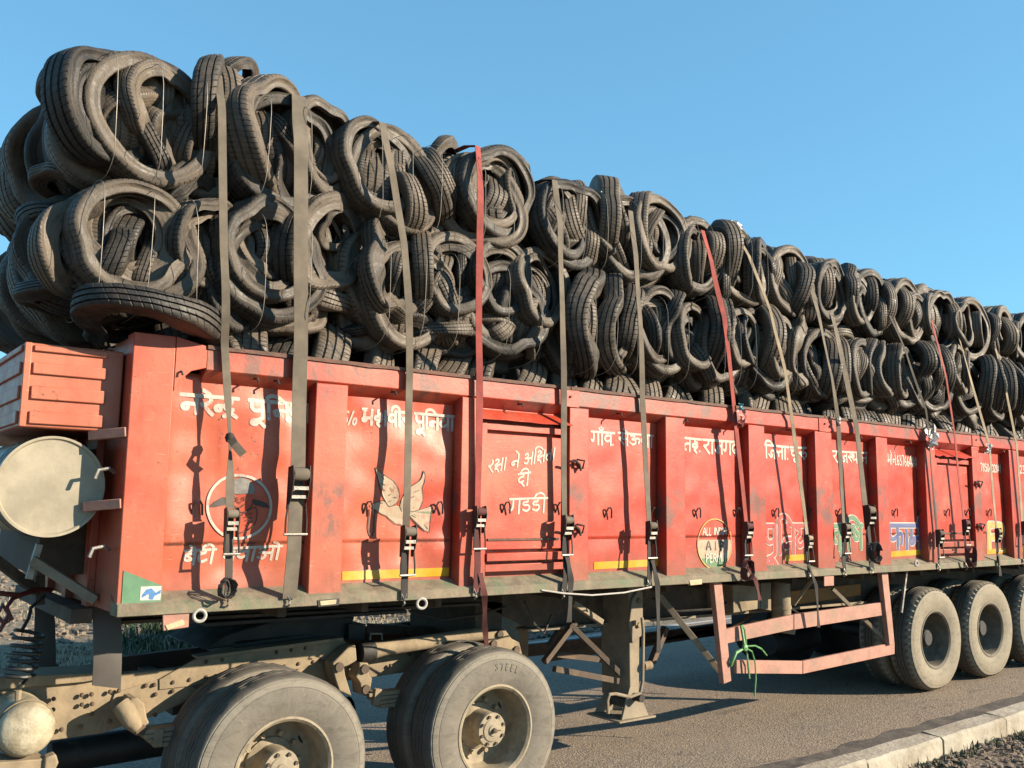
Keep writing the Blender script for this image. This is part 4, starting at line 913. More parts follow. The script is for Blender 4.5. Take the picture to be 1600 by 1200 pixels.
for a, b in (((214, 1143), (330, 1128)), ((572, 1085), (680, 1072))):
    for k in range(4):
        o = Vector((0, 0, -.028 * k)); MB().bar(at(*a, .62) + o + Vector((.03 * k, 0, 0)), at(*b, .62) + o, .09, .024).build('spring_leaf', DUST, TK, .003)
MB().bar(at(248, 1138, .58), at(245, 1166, .58), .04, .05).build('spring_clip', DUST, TK, .004)
MB().bar(at(590, 1076, .58), at(586, 1102, .58), .04, .05).build('spring_clip', DUST, TK, .004)
# fifth wheel, cross members, saddle
MB().prism([at(318, 1016, .95), at(545, 985, .95), at(555, 964, .95), at(440, 966, .95), at(352, 992, .95)], (0, .75, 0)).build('fifth_wheel', BLACKISH, TK, .01)
MB().box(2.3, 3.1, .95, 1.55, .95, 1.08).build('fifth_wheel_mount', BLACKISH, TK, .006)
MB().prism([at(545, 975, .9), at(572, 975, .9), at(570, 1000, .9), at(545, 1000, .9)], (0, .7, 0)).build('saddle_block', BLACKISH, TK, .004)
MB().prism([at(583, 976, 1.3), at(780, 984, 1.3), at(780, 990, 1.3), at(583, 992, 1.3)], (0, .1, 0)).build('cross_brace', UNDER, TK)
for X in (1.1, 1.9, 2.9, 4.3): MB().box(X, X + .08, .87, 1.65, .68, .86).build('cross_member', UNDER, TK)
MB().tube([at(578, 1002, .8), at(579, 990, .8), at(596, 990, .8), at(597, 1000, .8)], .008, 6).build('grab_loop', STEEL, TK)
# air tank
ac = at(42, 1140, .42)
tk = MB().lathe([(0, -.05), (.06, -.045), (.115, -.025), (.135, .0), (.137, .02), (.137, .55), (.12, .6), (0, .61)], ac, n=40).build('air_tank', AIRT, TK)
MB().lathe([(.139, .03), (.144, .03), (.144, .07), (.139, .07)], ac, n=40).build('tank_strap', DUST, tk)
MB().prism([at(70, 1185, .4), at(88, 1178, .4), at(92, 1192, .4), at(84, 1210, .4), at(68, 1212, .4)], (0, .08, 0)).build('drain_valve', DUST, tk, .01)
MB().prism([at(-60, 1196, .42), at(70, 1186, .42), at(75, 1215, .42), at(-60, 1235, .42)], (0, .2, 0)).build('tank_bracket', DUST, TK, .005)
MB().lathe([(0, 0), (.09, 0), (.1, .02), (.1, 2.0), (0, 2.0)], (1.3, 1.25, .45), axis=(1, 0, 0), n=16).build('drive_shaft', BLACKISH, TK)
# hoses
def helix(a, b, r, turns, n=14):
    a, b = Vector(a), Vector(b); d = (b - a).normalized(); u = d.orthogonal().normalized(); v = d.cross(u); N = int(turns * n)
    return [a.lerp(b, k / N) + (u * math.cos(2 * math.pi * k / n) + v * math.sin(2 * math.pi * k / n)) * r * (1 + .25 * nz(k * .1, 2, 1)) for k in range(N + 1)]
hz = thing('coiled_air_hose', at(30, 1070, .6), 'black coiled air hose hanging beside the grey mud flap', 'hose')
MB().tube([at(70, 930, .7), at(48, 950, .65), at(45, 965, .62)] + helix(at(48, 985, .6), at(28, 1062, .6), .075, 6.5) + [at(30, 1075, .55), at(28, 1090, .5)], .010, 7).build('hose', HOSEK, hz)
MB().lathe([(0, 0), (.016, 0), (.016, .05), (0, .05)], at(28, 1094, .5), axis=(0, 0, 1), n=8).build('fitting', DUST, hz)
hz = thing('red_air_hose', at(10, 930, .6), 'red air hose looping in from the cab side at the left edge', 'hose')
MB().tube([at(80, 922, .8), at(60, 921, .75), at(30, 930, .65), at(-10, 926, .6), at(-40, 930, .6)], .014, 8).build('hose', HOSER, hz)
MB().tube([at(55, 922, .74), at(20, 935, .64), at(10, 950, .6), at(18, 968, .58), at(8, 975, .58), at(-5, 962, .58), at(4, 945, .6), at(14, 960, .6), at(0, 985, .6), at(-20, 990, .6)], .012, 8).build('hose', HOSER, hz)

# ------------------------------------------------------------------ old tyres: a stock of crushed shapes that share their meshes
HALF = [(.214, -.062, 0), (.203, -.080, 0), (.203, -.095, 0), (.212, -.101, 0), (.226, -.099, 0), (.252, -.103, 0), (.280, -.107, 0), (.302, -.107, 0), (.316, -.101, .3), (.325, -.090, 1), (.3285, -.060, 1), (.318, -.057, 1), (.318, -.047, 1), (.3295, -.043, 1), (.331, -.008, 1), (.320, -.005, 1)]
PROF = HALF + [(r, -y, z) for r, y, z in HALF[::-1]] + [(.222, .078, 0), (.262, .092, 0), (.298, .088, 0), (.311, .05, 0), (.311, -.05, 0), (.298, -.088, 0), (.262, -.092, 0), (.222, -.078, 0)]
def tyre_mesh(seed, crush, n=64, thin=0.):
    r = random.Random(seed); m = len(PROF)
    ph = [r.uniform(0, 6.28) for _ in range(10)]; dents = [(r.uniform(0, 6.28), r.uniform(.04, .13) * crush, r.uniform(.22, .5)) for _ in range(r.choice((1, 2, 2, 3)))]
    e2, e3, c2, c3, tw = .10 * crush * r.uniform(.3, 1.2), .05 * crush * r.uniform(0, 1), .055 * crush * r.uniform(.3, 1.2), .03 * crush * r.uniform(0, 1), .7 * crush * r.uniform(.2, 1.1)
    flatn = r.uniform(.62, 1.0) if crush > .5 else r.uniform(.85, 1.05)
    vs = []; uv = []; zone = []
    for i in range(n + 1):
        t = 2 * math.pi * i / n
        k = 1 + e2 * math.cos(2 * t + ph[0]) + e3 * math.cos(3 * t + ph[1])
        d = sum(dp * math.exp(-(((t - tc + math.pi) % (2 * math.pi) - math.pi) / sg) ** 2) for tc, dp, sg in dents)
        ax = c2 * math.cos(2 * t + ph[2]) + c3 * math.cos(3 * t + ph[3])
        tau = tw * (.6 * math.sin(t + ph[4]) + .5 * math.sin(2 * t + ph[5])) * .9
        fl = flatn * (1 - .28 * crush * (.5 + .5 * math.sin(2 * t + ph[6])))
        ct, st = math.cos(tau), math.sin(tau)
        for j, (rr, y, z) in enumerate(PROF):
            cave = 1 - .35 * crush * max(0, math.sin(2 * t + ph[7])) * math.exp(-((rr - .255) / .035) ** 2)
            if thin: rr = .331 - (.331 - rr) * (1 - thin) if rr < .300 else rr
            dr, yy = rr - .275, y * fl * cave
            dr, yy = dr * ct - yy * st, dr * st + yy * ct
            R = (.275 + dr) * k - d * (1. if rr > .25 else .75); Y = yy + ax
            p = Vector((R * math.cos(t), Y, R * math.sin(t)))
            q = p * 5.5 + Vector((seed * 7.1, 0, 0))
            side = 1. if z < .5 else .55
            p += Vector((mnoise.noise(q), mnoise.noise(q + Vector((31, 7, 2))), mnoise.noise(q + Vector((5, 51, 9))))) * .020 * crush * side
            q2 = p * 16 + Vector((seed * 3.3, 0, 0)); p += Vector((mnoise.noise(q2), mnoise.noise(q2 + Vector((9, 2, 4))), mnoise.noise(q2 + Vector((3, 1, 7))))) * .006 * crush * side
            vs.append(p); uv.append((t * .33, y if z > .2 else .13 + rr)); zone.append(z)
    fs = [(i * m + j, i * m + (j + 1) % m, (i + 1) * m + (j + 1) % m, (i + 1) * m + j) for i in range(n) for j in range(m)]
    me = bpy.data.meshes.new('tyre'); me.from_pydata([tuple(v) for v in vs], [], fs)
    li = np.empty(len(me.loops), np.int32); me.loops.foreach_get('vertex_index', li)
    me.uv_layers.new(name='UVMap').data.foreach_set('uv', np.array(uv, np.float32)[li].ravel())
    me.attributes.new('zone', 'FLOAT', 'POINT').data.foreach_set('value', np.array(zone, np.float32))
    me.shade_smooth(); me.set_sharp_from_angle(angle=rad(60)); me.materials.append(RUBBER)
    # clean seam: weld the first and last ring
    import bmesh
    b = bmesh.new(); b.from_mesh(me); bmesh.ops.remove_doubles(b, verts=b.verts, dist=1e-5); b.to_mesh(me); b.free()
    return me
SOFT = [tyre_mesh(10 + i, .42) for i in range(9)]           # little deformed
HARD = [tyre_mesh(40 + i, .74) for i in range(18)]          # folded and squashed
THIN = [tyre_mesh(120 + i, .40, 64, .36) for i in range(10)]   # side walls pressed in: these nest inside one another
ROUND = [tyre_mesh(80 + i, .18) for i in range(5)]          # loose, still round
RT = random.Random(99)
def put_tyre(par, p, R, yaw=0, roll=0, pitch=0, sq=(1, 1, 1), stock=None, name='tyre'):
    o = bpy.data.objects.new(name, RT.choice(stock or SOFT)); COL.objects.link(o)
    M = Matrix.Rotation(rad(roll), 4, 'Y') @ Matrix.Diagonal((sq[0], 1, sq[2], 1)) @ Matrix.Rotation(rad(yaw), 4, 'Z') @ Matrix.Rotation(rad(pitch), 4, 'X') @ Matrix.Rotation(RT.uniform(0, 6.28), 4, 'Y')
    s = R / .332 * (1.12 if o.data in HARD else 1.07 if o.data in SOFT else 1.03)
    M = Matrix.Translation(Vector(p) - (Vector(par['wloc']) if par is not None else Vector())) @ M @ Matrix.Diagonal((s, s * sq[1], s, 1))
    if par is not None: o.parent = par
    o.matrix_local = M
    return o

ROW1 = [(.93, 2.48), (2.52, 3.98), (4.0, 5.45), (5.48, 6.72), (6.74, 8.0), (8.02, 9.4), (9.42, 10.8), (10.82, 12.25)]
ROW2 = [(.90, 2.52), (2.57, 4.28), (4.33, 5.73), (5.76, 7.12), (7.16, 8.6), (8.62, 9.92), (9.95, 11.3), (11.34, 12.8)]
POSN = ['at the front end', 'second from the front', 'third from the front', 'fourth from the front', 'fifth from the front', 'sixth from the front', 'seventh from the front', 'rearmost']
# what shows on the face of each bale: (photo x, y, height, yaw, roll, width factor, stock, depth, kind)  F faces out, T shows its tread
FACE1 = {
 0: [(158, 165, 194, 30, -4, .92, SOFT, .14), (243, 165, 128, 30, 10, 1., HARD, .16), (255, 160, 84, 80, 0, .9, SOFT, .30), (262, 222, 118, 35, 48, 1., HARD, .22), (238, 122, 100, 20, 75, 1., HARD, .25), (322, 178, 162, 72, 2, .8, HARD, .26), (358, 182, 160, 64, -3, .8, HARD, .24), (372, 135, 90, 40, 30, 1., HARD, .3),
     (414, 212, 182, 38, 4, .95, SOFT, .14), (432, 205, 105, 10, 0, .9, SOFT, .22), (440, 215, 70, 75, 0, .8, SOFT, .28), (497, 232, 152, 22, 6, .8, SOFT, .15), (452, 268, 78, 25, 80, 1., HARD, .2), (385, 262, 80, 60, 60, 1., HARD, .25), (300, 262, 70, 40, 85, 1., HARD, .25), (480, 180, 60, 50, 40, 1., HARD, .3)],
 1: [(583, 262, 160, 8, 0, .85, SOFT, .12), (606, 270, 92, 78, 0, .9, SOFT, .30), (590, 262, 110, 15, 10, .8, HARD, .24), (620, 205, 60, 40, 70, 1., HARD, .25), (665, 222, 66, 50, -50, 1., HARD, .22), (668, 290, 118, 62, -28, 1., HARD, .22), (690, 262, 90, 25, 20, .8, HARD, .26), (708, 225, 60, 60, 40, 1., HARD, .3),
     (770, 302, 152, 6, -4, .98, SOFT, .10), (767, 303, 108, 4, 10, .95, SOFT, .16), (764, 305, 72, 20, 0, .9, HARD, .2), (640, 325, 60, 40, 80, 1., HARD, .25), (745, 245, 60, 35, 70, 1., HARD, .28), (800, 300, 120, 35, 0, .8, SOFT, .22)],
 2: [(871, 343, 132, 12, 4, .9, SOFT, .11), (888, 330, 92, 80, 3, .8, SOFT, .26), (885, 392, 60, 25, 80, 1., HARD, .2), (938, 345, 128, 66, 3, .85, SOFT, .24), (962, 350, 112, 45, -5, .9, HARD, .26), (1002, 358, 118, 40, 0, .8, SOFT, .2), (1020, 370, 126, 4, -4, 1., SOFT, .10), (1012, 365, 74, 50, 35, 1., HARD, .2), (1030, 370, 92, 15, 0, .9, SOFT, .18), (880, 290, 50, 40, 75, 1., HARD, .25), (960, 300, 50, 50, 70, 1., HARD, .3)],
 3: [(1070, 408, 104, 32, 10, .95, SOFT, .14), (1094, 395, 90, 72, 0, .8, HARD, .24), (1120, 402, 104, 74, -4, .8, HARD, .22), (1142, 404, 84, 10, 0, .9, SOFT, .14), (1163, 412, 88, 60, -3, .8, HARD, .22), (1180, 425, 104, 28, 0, .8, SOFT, .12), (1110, 450, 46, 30, 80, 1., HARD, .2), (1165, 455, 50, 40, 60, 1., HARD, .2), (1190, 420, 60, 75, 0, .8, SOFT, .22)],
 4: [(1234, 456, 92, 66, 3, .9, SOFT, .20), (1252, 462, 84, 50, -4, .9, HARD, .2), (1288, 457, 96, 8, 0, 1., SOFT, .10), (1275, 460, 60, 70, 0, .8, HARD, .2), (1312, 460, 90, 66, 0, .8, HARD, .22), (1336, 470, 86, 10, 0, .95, SOFT, .10), (1332, 466, 52, 30, 20, .9, HARD, .18), (1350, 472, 76, 50, 0, .8, SOFT, .2), (1312, 424, 40, 20, 85, 1., HARD, .3)],
 5: [(1370, 478, 76, 68, 4, .85, SOFT, .2), (1396, 482, 76, 64, -3, .8, SOFT, .2), (1424, 492, 74, 8, 0, 1., SOFT, .1), (1420, 492, 42, 40, 20, .9, HARD, .18), (1446, 492, 72, 20, 0, .8, SOFT, .12), (1415, 456, 36, 20, 80, 1., HARD, .25), (1432, 525, 36, 20, 85, 1., HARD, .2)],
 6: [(1478, 505, 66, 55, 5, .9, SOFT, .2), (1499, 508, 74, 10, 0, .95, SOFT, .1), (1497, 508, 46, 40, 20, .9, HARD, .18), (1524, 515, 60, 30, 0, .85, SOFT, .14), (1538, 520, 58, 60, 0, .85, HARD, .2)],
 7: [(1560, 525, 62, 62, 0, .9, SOFT, .2), (1582, 530, 62, 20, 0, .9, SOFT, .12), (1600, 532, 60, 50, 0, .9, SOFT, .2), (1625, 535, 60, 20, 0, .9, SOFT, .12)],
}
FACE2 = {
 0: [(205, 376, 188, 4, -4, .98, SOFT, .10), (212, 382, 118, 6, 0, .95, SOFT, .17), (232, 376, 92, 82, 0, 1., ROUND, .36), (318, 378, 156, 30, 0, .75, SOFT, .16), (300, 330, 110, 30, 55, 1., HARD, .28), (250, 300, 90, 20, 82, 1., HARD, .22), (412, 390, 172, 12, 3, .9, SOFT, .11), (418, 392, 92, 82, 0, .9, ROUND, .33), (420, 385, 118, 10, 0, .9, SOFT, .18), (470, 392, 150, 40, 0, .8, SOFT, .2), (508, 385, 168, 20, 8, .75, HARD, .16), (520, 355, 70, 30, 40, 1., HARD, .2), (350, 400, 130, 70, 0, .8, HARD, .3), (440, 322, 60, 20, 85, 1., HARD, .25), (505, 470, 80, 40, 75, 1., HARD, .2)],
 1: [(606, 420, 150, 30, -8, .95, HARD, .12), (590, 445, 178, 12, 0, .95, SOFT, .3), (615, 430, 80, 60, 30, 1., HARD, .2), (660, 425, 128, 60, 0, .7, SOFT, .2), (702, 428, 136, 5, -2, 1., SOFT, .10), (672, 425, 84, 74, 0, .8, SOFT, .28), (708, 425, 92, 76, 10, .8, HARD, .28), (776, 436, 124, 6, -4, 1., SOFT, .11), (768, 432, 84, 78, 0, .9, SOFT, .28), (818, 440, 108, 25, 0, .8, SOFT, .16), (838, 452, 132, 10, -10, .9, SOFT, .12), (815, 435, 70, 30, 10, .9, HARD, .2), (700, 520, 80, 15, 84, 1., HARD, .15), (770, 520, 80, 20, 80, 1., HARD, .16), (640, 520, 80, 30, 70, 1., HARD, .2), (840, 530, 70, 50, 30, 1., HARD, .16)],
 2: [(912, 505, 152, 48, 10, .9, HARD, .15), (950, 508, 142, 52, -4, .85, HARD, .16), (975, 505, 120, 60, 4, .8, SOFT, .2), (1016, 508, 118, 8, 0, .95, SOFT, .1), (1010, 508, 84, 78, 0, .8, SOFT, .26), (1018, 506, 84, 20, 0, .8, HARD, .18), (1045, 515, 112, 40, -5, .85, HARD, .16), (1074, 528, 116, 18, -6, .85, SOFT, .11), (975, 448, 46, 40, 75, 1., HARD, .25), (925, 445, 46, 30, 70, 1., HARD, .3), (890, 510, 130, 70, 0, .85, SOFT, .25)],
 3: [(1108, 522, 112, 58, 6, .95, SOFT, .18), (1128, 525, 104, 55, -5, .9, HARD, .2), (1152, 530, 96, 8, 0, .95, SOFT, .1), (1150, 530, 62, 40, 0, .9, HARD, .18), (1166, 530, 96, 20, 0, .8, SOFT, .15), (1186, 530, 110, 68, 4, .9, SOFT, .2), (1212, 545, 102, 10, -4, .9, SOFT, .1), (1208, 543, 60, 60, 0, .9, HARD, .18), (1246, 548, 112, 22, -4, .8, HARD, .12), (1200, 588, 44, 20, 82, 1., HARD, .16), (1140, 470, 40, 30, 80, 1., HARD, .3)],
 4: [(1285, 577, 96, 58, 4, .95, SOFT, .18), (1306, 580, 92, 55, 0, .85, HARD, .2), (1336, 578, 96, 14, 0, .95, SOFT, .1), (1330, 576, 60, 60, 10, .9, HARD, .18), (1352, 575, 92, 30, 0, .85, SOFT, .14), (1372, 578, 96, 24, -4, .8, SOFT, .12), (1398, 580, 90, 24, -4, .8, SOFT, .12), (1320, 622, 40, 20, 84, 1., HARD, .16), (1310, 535, 40, 40, 70, 1., HARD, .2)],
 5: [(1427, 572, 82, 62, 5, .9, SOFT, .18), (1444, 575, 82, 62, 0, .85, HARD, .2), (1466, 578, 76, 55, -3, .8, SOFT, .16), (1490, 578, 78, 12, 0, .95, SOFT, .1), (1484, 576, 52, 55, 10, .9, HARD, .18), (1505, 582, 74, 25, 0, .8, SOFT, .14), (1455, 612, 40, 30, 60, 1., HARD, .14), (1480, 615, 40, 30, 80, 1., HARD, .14)],
 6: [(1530, 596, 84, 48, 10, .9, SOFT, .15), (1545, 600, 86, 44, 0, .9, HARD, .16), (1562, 602, 86, 42, -6, .9, SOFT, .16), (1580, 606, 82, 40, -10, .9, HARD, .15), (1592, 606, 78, 25, -10, .9, SOFT, .14)],
 7: [(1618, 612, 80, 40, -6, .9, SOFT, .15), (1640, 615, 80, 20, -6, .9, SOFT, .13)],
}
def wire_loop(par, x, z0, z1, y0, y1, lean=0.):
    pts = []; cy, cz = (y0 + y1) / 2, (z0 + z1) / 2; hy, hz_ = (y1 - y0) / 2, (z1 - z0) / 2
    for k in range(29):
        t = 2 * math.pi * k / 28; c, s_ = math.cos(t), math.sin(t)
        e = .45
        pts.append(W(x + lean * s_ + .01 * nz(k, x, 1), cy + hy * math.copysign(abs(c) ** e, c), cz + hz_ * math.copysign(abs(s_) ** e, s_)))
    MB().tube(pts, .0019, 5).build('wire', WIREM, par)
NB = 0
for row, (spans, faces, z0, z1) in enumerate(((ROW1, FACE1, 2.44, 3.19), (ROW2, FACE2, 1.69, 2.42))):
    for i, (x0, x1) in enumerate(spans):
        zz0, zz1 = z0, z1
        b = thing('tyre_bale', W((x0 + x1) / 2, .6, zz0), 'wire-tied bale of crushed black tyres, %s in the %s row' % (POSN[i], ('top', 'lower')[row]), 'tyre bale', 'tyre bales stacked on the trailer')
        for (px, py, H, yaw, roll, sx, stock, dp) in faces[i]:
            p = at(px, py, dp); R = H / 2 * scale_at(p); pit = RT.uniform(-6, 6)
            if row == 0 and abs(roll) >= 40 and LOC(p).z > zz1 - .26: continue
            if abs(roll) >= 60: yaw, roll, pit, sx = RT.uniform(-20, 20), RT.uniform(-12, 12), RT.uniform(62, 84), 1.0; R = max(R, .24); p = p + Vector((0, .16, 0))
            if row == 0 and pit > 50 and LOC(p).z > zz1 - .24: continue
            face = abs(yaw) < 46 and stock is SOFT
            put_tyre(b, p, R, yaw, roll, pit, (sx, 1., 1.), THIN if face else stock)
            if face and R > .15 and i < 6:                       # tyres rammed one inside the other
                k1 = RT.uniform(.76, .84)
                j = Vector((RT.uniform(-.02, .02), .035, RT.uniform(-.02, .02)))
                put_tyre(b, p + j, R * k1, yaw + RT.uniform(-10, 10), roll + RT.uniform(-12, 12), RT.uniform(-8, 8), (sx, 1., 1.), THIN if RT.random() < .6 else HARD)
                if R > .22: put_tyre(b, p + j * 2.2, R * k1 * .76, yaw + RT.uniform(-22, 22), roll + RT.uniform(-25, 25), RT.uniform(-14, 14), (sx, 1., 1.), THIN if RT.random() < .4 else HARD)
                put_tyre(b, p + Vector((RT.uniform(-.03, .03), .17, RT.uniform(-.03, .03))), R * .62, 82 + RT.uniform(-14, 14), RT.uniform(-14, 14), 0, (1., 1.25, 1.), SOFT)
        # two rolls to a bale, each wound round with larger tyres
        for f_ in (.27, .755):
            for y_, r_ in ((.17, .372), (.27, .384)):
                put_tyre(b, W(x0 + (x1 - x0) * f_ + RT.uniform(-.02, .02), y_, (zz0 + zz1) / 2 + (.035 if row else -.02 if i > 3 else 0)), r_ - (.03 if row else 0), RT.uniform(-8, 8), RT.uniform(-10, 10), RT.uniform(-5, 5), ((x1 - x0) / 1.52, 1., .97), THIN)
        # the body of the bale behind its face: tyres packed in ranks
        nc = 3; wx = (x1 - x0) / nc
        for rk_ in range(4):
            for c in range(nc):
                if rk_ == 0 and False: continue
                y = .36 + .26 * rk_; xx = x0 + wx * (c + .5) + RT.uniform(-.04, .04)
                if i > 4 and rk_ > 1: continue
                put_tyre(b, W(xx, y, (zz0 + zz1) / 2 + RT.uniform(-.02, .02)), .365 + RT.uniform(-.02, .015), RT.uniform(-14, 14), 0, RT.uniform(-8, 8), (wx / .70 * 1.06, 1.3, 1.0), SOFT if RT.random() < .6 else HARD)
                if rk_ < 2: put_tyre(b, W(xx + RT.uniform(-.05, .05), y - .02, (zz0 + zz1) / 2), .24, 80 + RT.uniform(-12, 12), 0, 0, (1, 1.5, 1.1), SOFT)
        for c in range(8 if i < 6 else 2):                       # folded tyres stuffed into the gaps
            put_tyre(b, W(x0 + .16 + (x1 - x0 - .32) * (c + RT.random()) / 8, RT.uniform(.22, .34), zz0 + (zz1 - zz0) * RT.uniform(.34, .66)), RT.uniform(.20, .27), RT.uniform(25, 95), RT.uniform(-35, 35), RT.uniform(-15, 15), (1, 1, 1), HARD)
        for c in range(4):                                       # squashed flat along the top and the foot of the bale
            xx = x0 + (x1 - x0) * (c + .5) / 4
            tops = zz1 - .10 - (.05 if i > 3 else 0)
            put_tyre(b, W(xx, RT.uniform(.34, .42) + (.26 if row else .12), tops - (0 if row else .05) + RT.uniform(-.03, .03)), .26, RT.uniform(-25, 25), RT.uniform(-10, 10), RT.uniform(74, 95), (1.05, .8, 1.), HARD)
            put_tyre(b, W(xx, RT.uniform(.36, .42) + (.10 if row else .24), zz0 + (.13 if row else .09) + RT.uniform(-.02, .03)), .25, RT.uniform(-25, 25), RT.uniform(-8, 8), RT.uniform(76, 95), (1.05, .7, 1.), HARD)
        for q in (.12, .27, .42, .66, .83):
            if i < 4: wire_loop(b, x0 + (x1 - x0) * q, zz0 - .0, zz1 - (.02 if row else .075), -.11, .7, RT.uniform(-.03, .03))
# the far-side bales whose ends show past the front of the load
for row, (z0, z1) in enumerate(((2.46, 3.20), (1.69, 2.44))):
    for i, (x0, x1) in enumerate(((.95, 2.45),)):
        b = thing('tyre_bale', W((x0 + x1) / 2, 1.85, z0), '%s far-side bale of black tyres, %s' % (('upper', 'lower')[row], ('its end showing at the far left', 'hidden behind the front end bales')[i]), 'tyre bale', 'tyre bales on the far side')
        for rk_ in range(5):
            for c in range(3):
                if i and rk_ > 1: continue
                y = 1.34 + .24 * rk_; xx = x0 + .5 * (c + .5) - (.0 if c else .03 * RT.random())
                put_tyre(b, W(xx, y, (z0 + z1) / 2 + RT.uniform(-.03, .03)), .37 + RT.uniform(-.03, .02), RT.uniform(-16, 16), 0, RT.uniform(-10, 10), (.9, 1.25, 1.0), SOFT if RT.random() < .5 else HARD)
        wire_loop(b, x0 + .3, z0, z1, 1.24, 2.46)
# near front end of the left-most bales: tyres that bulge past the corner of the trailer
# loose tyres standing along the rail under the bales
fl = put_tyre(None, at(228, 503, .16), 108 * scale_at(at(228, 503, .16)), 0, 3, 84, (1.0, .85, 1.0), [HARD[3]], 'loose_tyre')
tag(fl, 'flattened tyre lying on its side over the front corner of the trailer', 'tyre', 'loose tyres along the rail')
BAYN = [(2.36, 'above the first lettered panel'), (3.40, 'above the panel with the painted dove'), (4.34, 'above the front side door'), (5.33, 'above the fourth panel'), (6.34, 'above the round permit emblem'), (7.28, 'above the red outlined word'), (8.27, 'above the green outlined word'), (9.16, 'above the blue outlined word'), (10.14, 'above the rear side door'), (99, 'above the yellow letter')]
ORDN = ['first', 'second', 'third', 'fourth', 'fifth', 'sixth', 'seventh', 'eighth', 'ninth', 'tenth', 'eleventh', 'twelfth', 'thirteenth', 'fourteenth']
cnt = {}
x = 1.72
while x < 12.4:
    nm = next(n for e, n in BAYN if x < e); k = cnt.get(nm, 0); cnt[nm] = k + 1
    yaw = RT.choice((66, 72, 80, 50, 58, -70)); R = RT.uniform(.28, .33); z = 1.52 + RT.uniform(-.05, .03) + (.33 - R)
    pit = RT.choice((0, 0, 8, -10)); rl = RT.uniform(-8, 30)
    o = put_tyre(None, W(x, .46 + RT.uniform(-.02, .06), z), R, yaw, rl, pit, (1, 1.05, 1), ROUND + SOFT[:3], 'loose_tyre')
    tag(o, '%s loose tyre from the front, wedged tread up %s' % (ORDN[k], nm), 'tyre', 'loose tyres along the rail')
    x += RT.uniform(.17, .30)
MB().box(1.4, 13.1, .55, 2.38, .9, 1.28, W).build('load_bed', BLACKISH, TR)

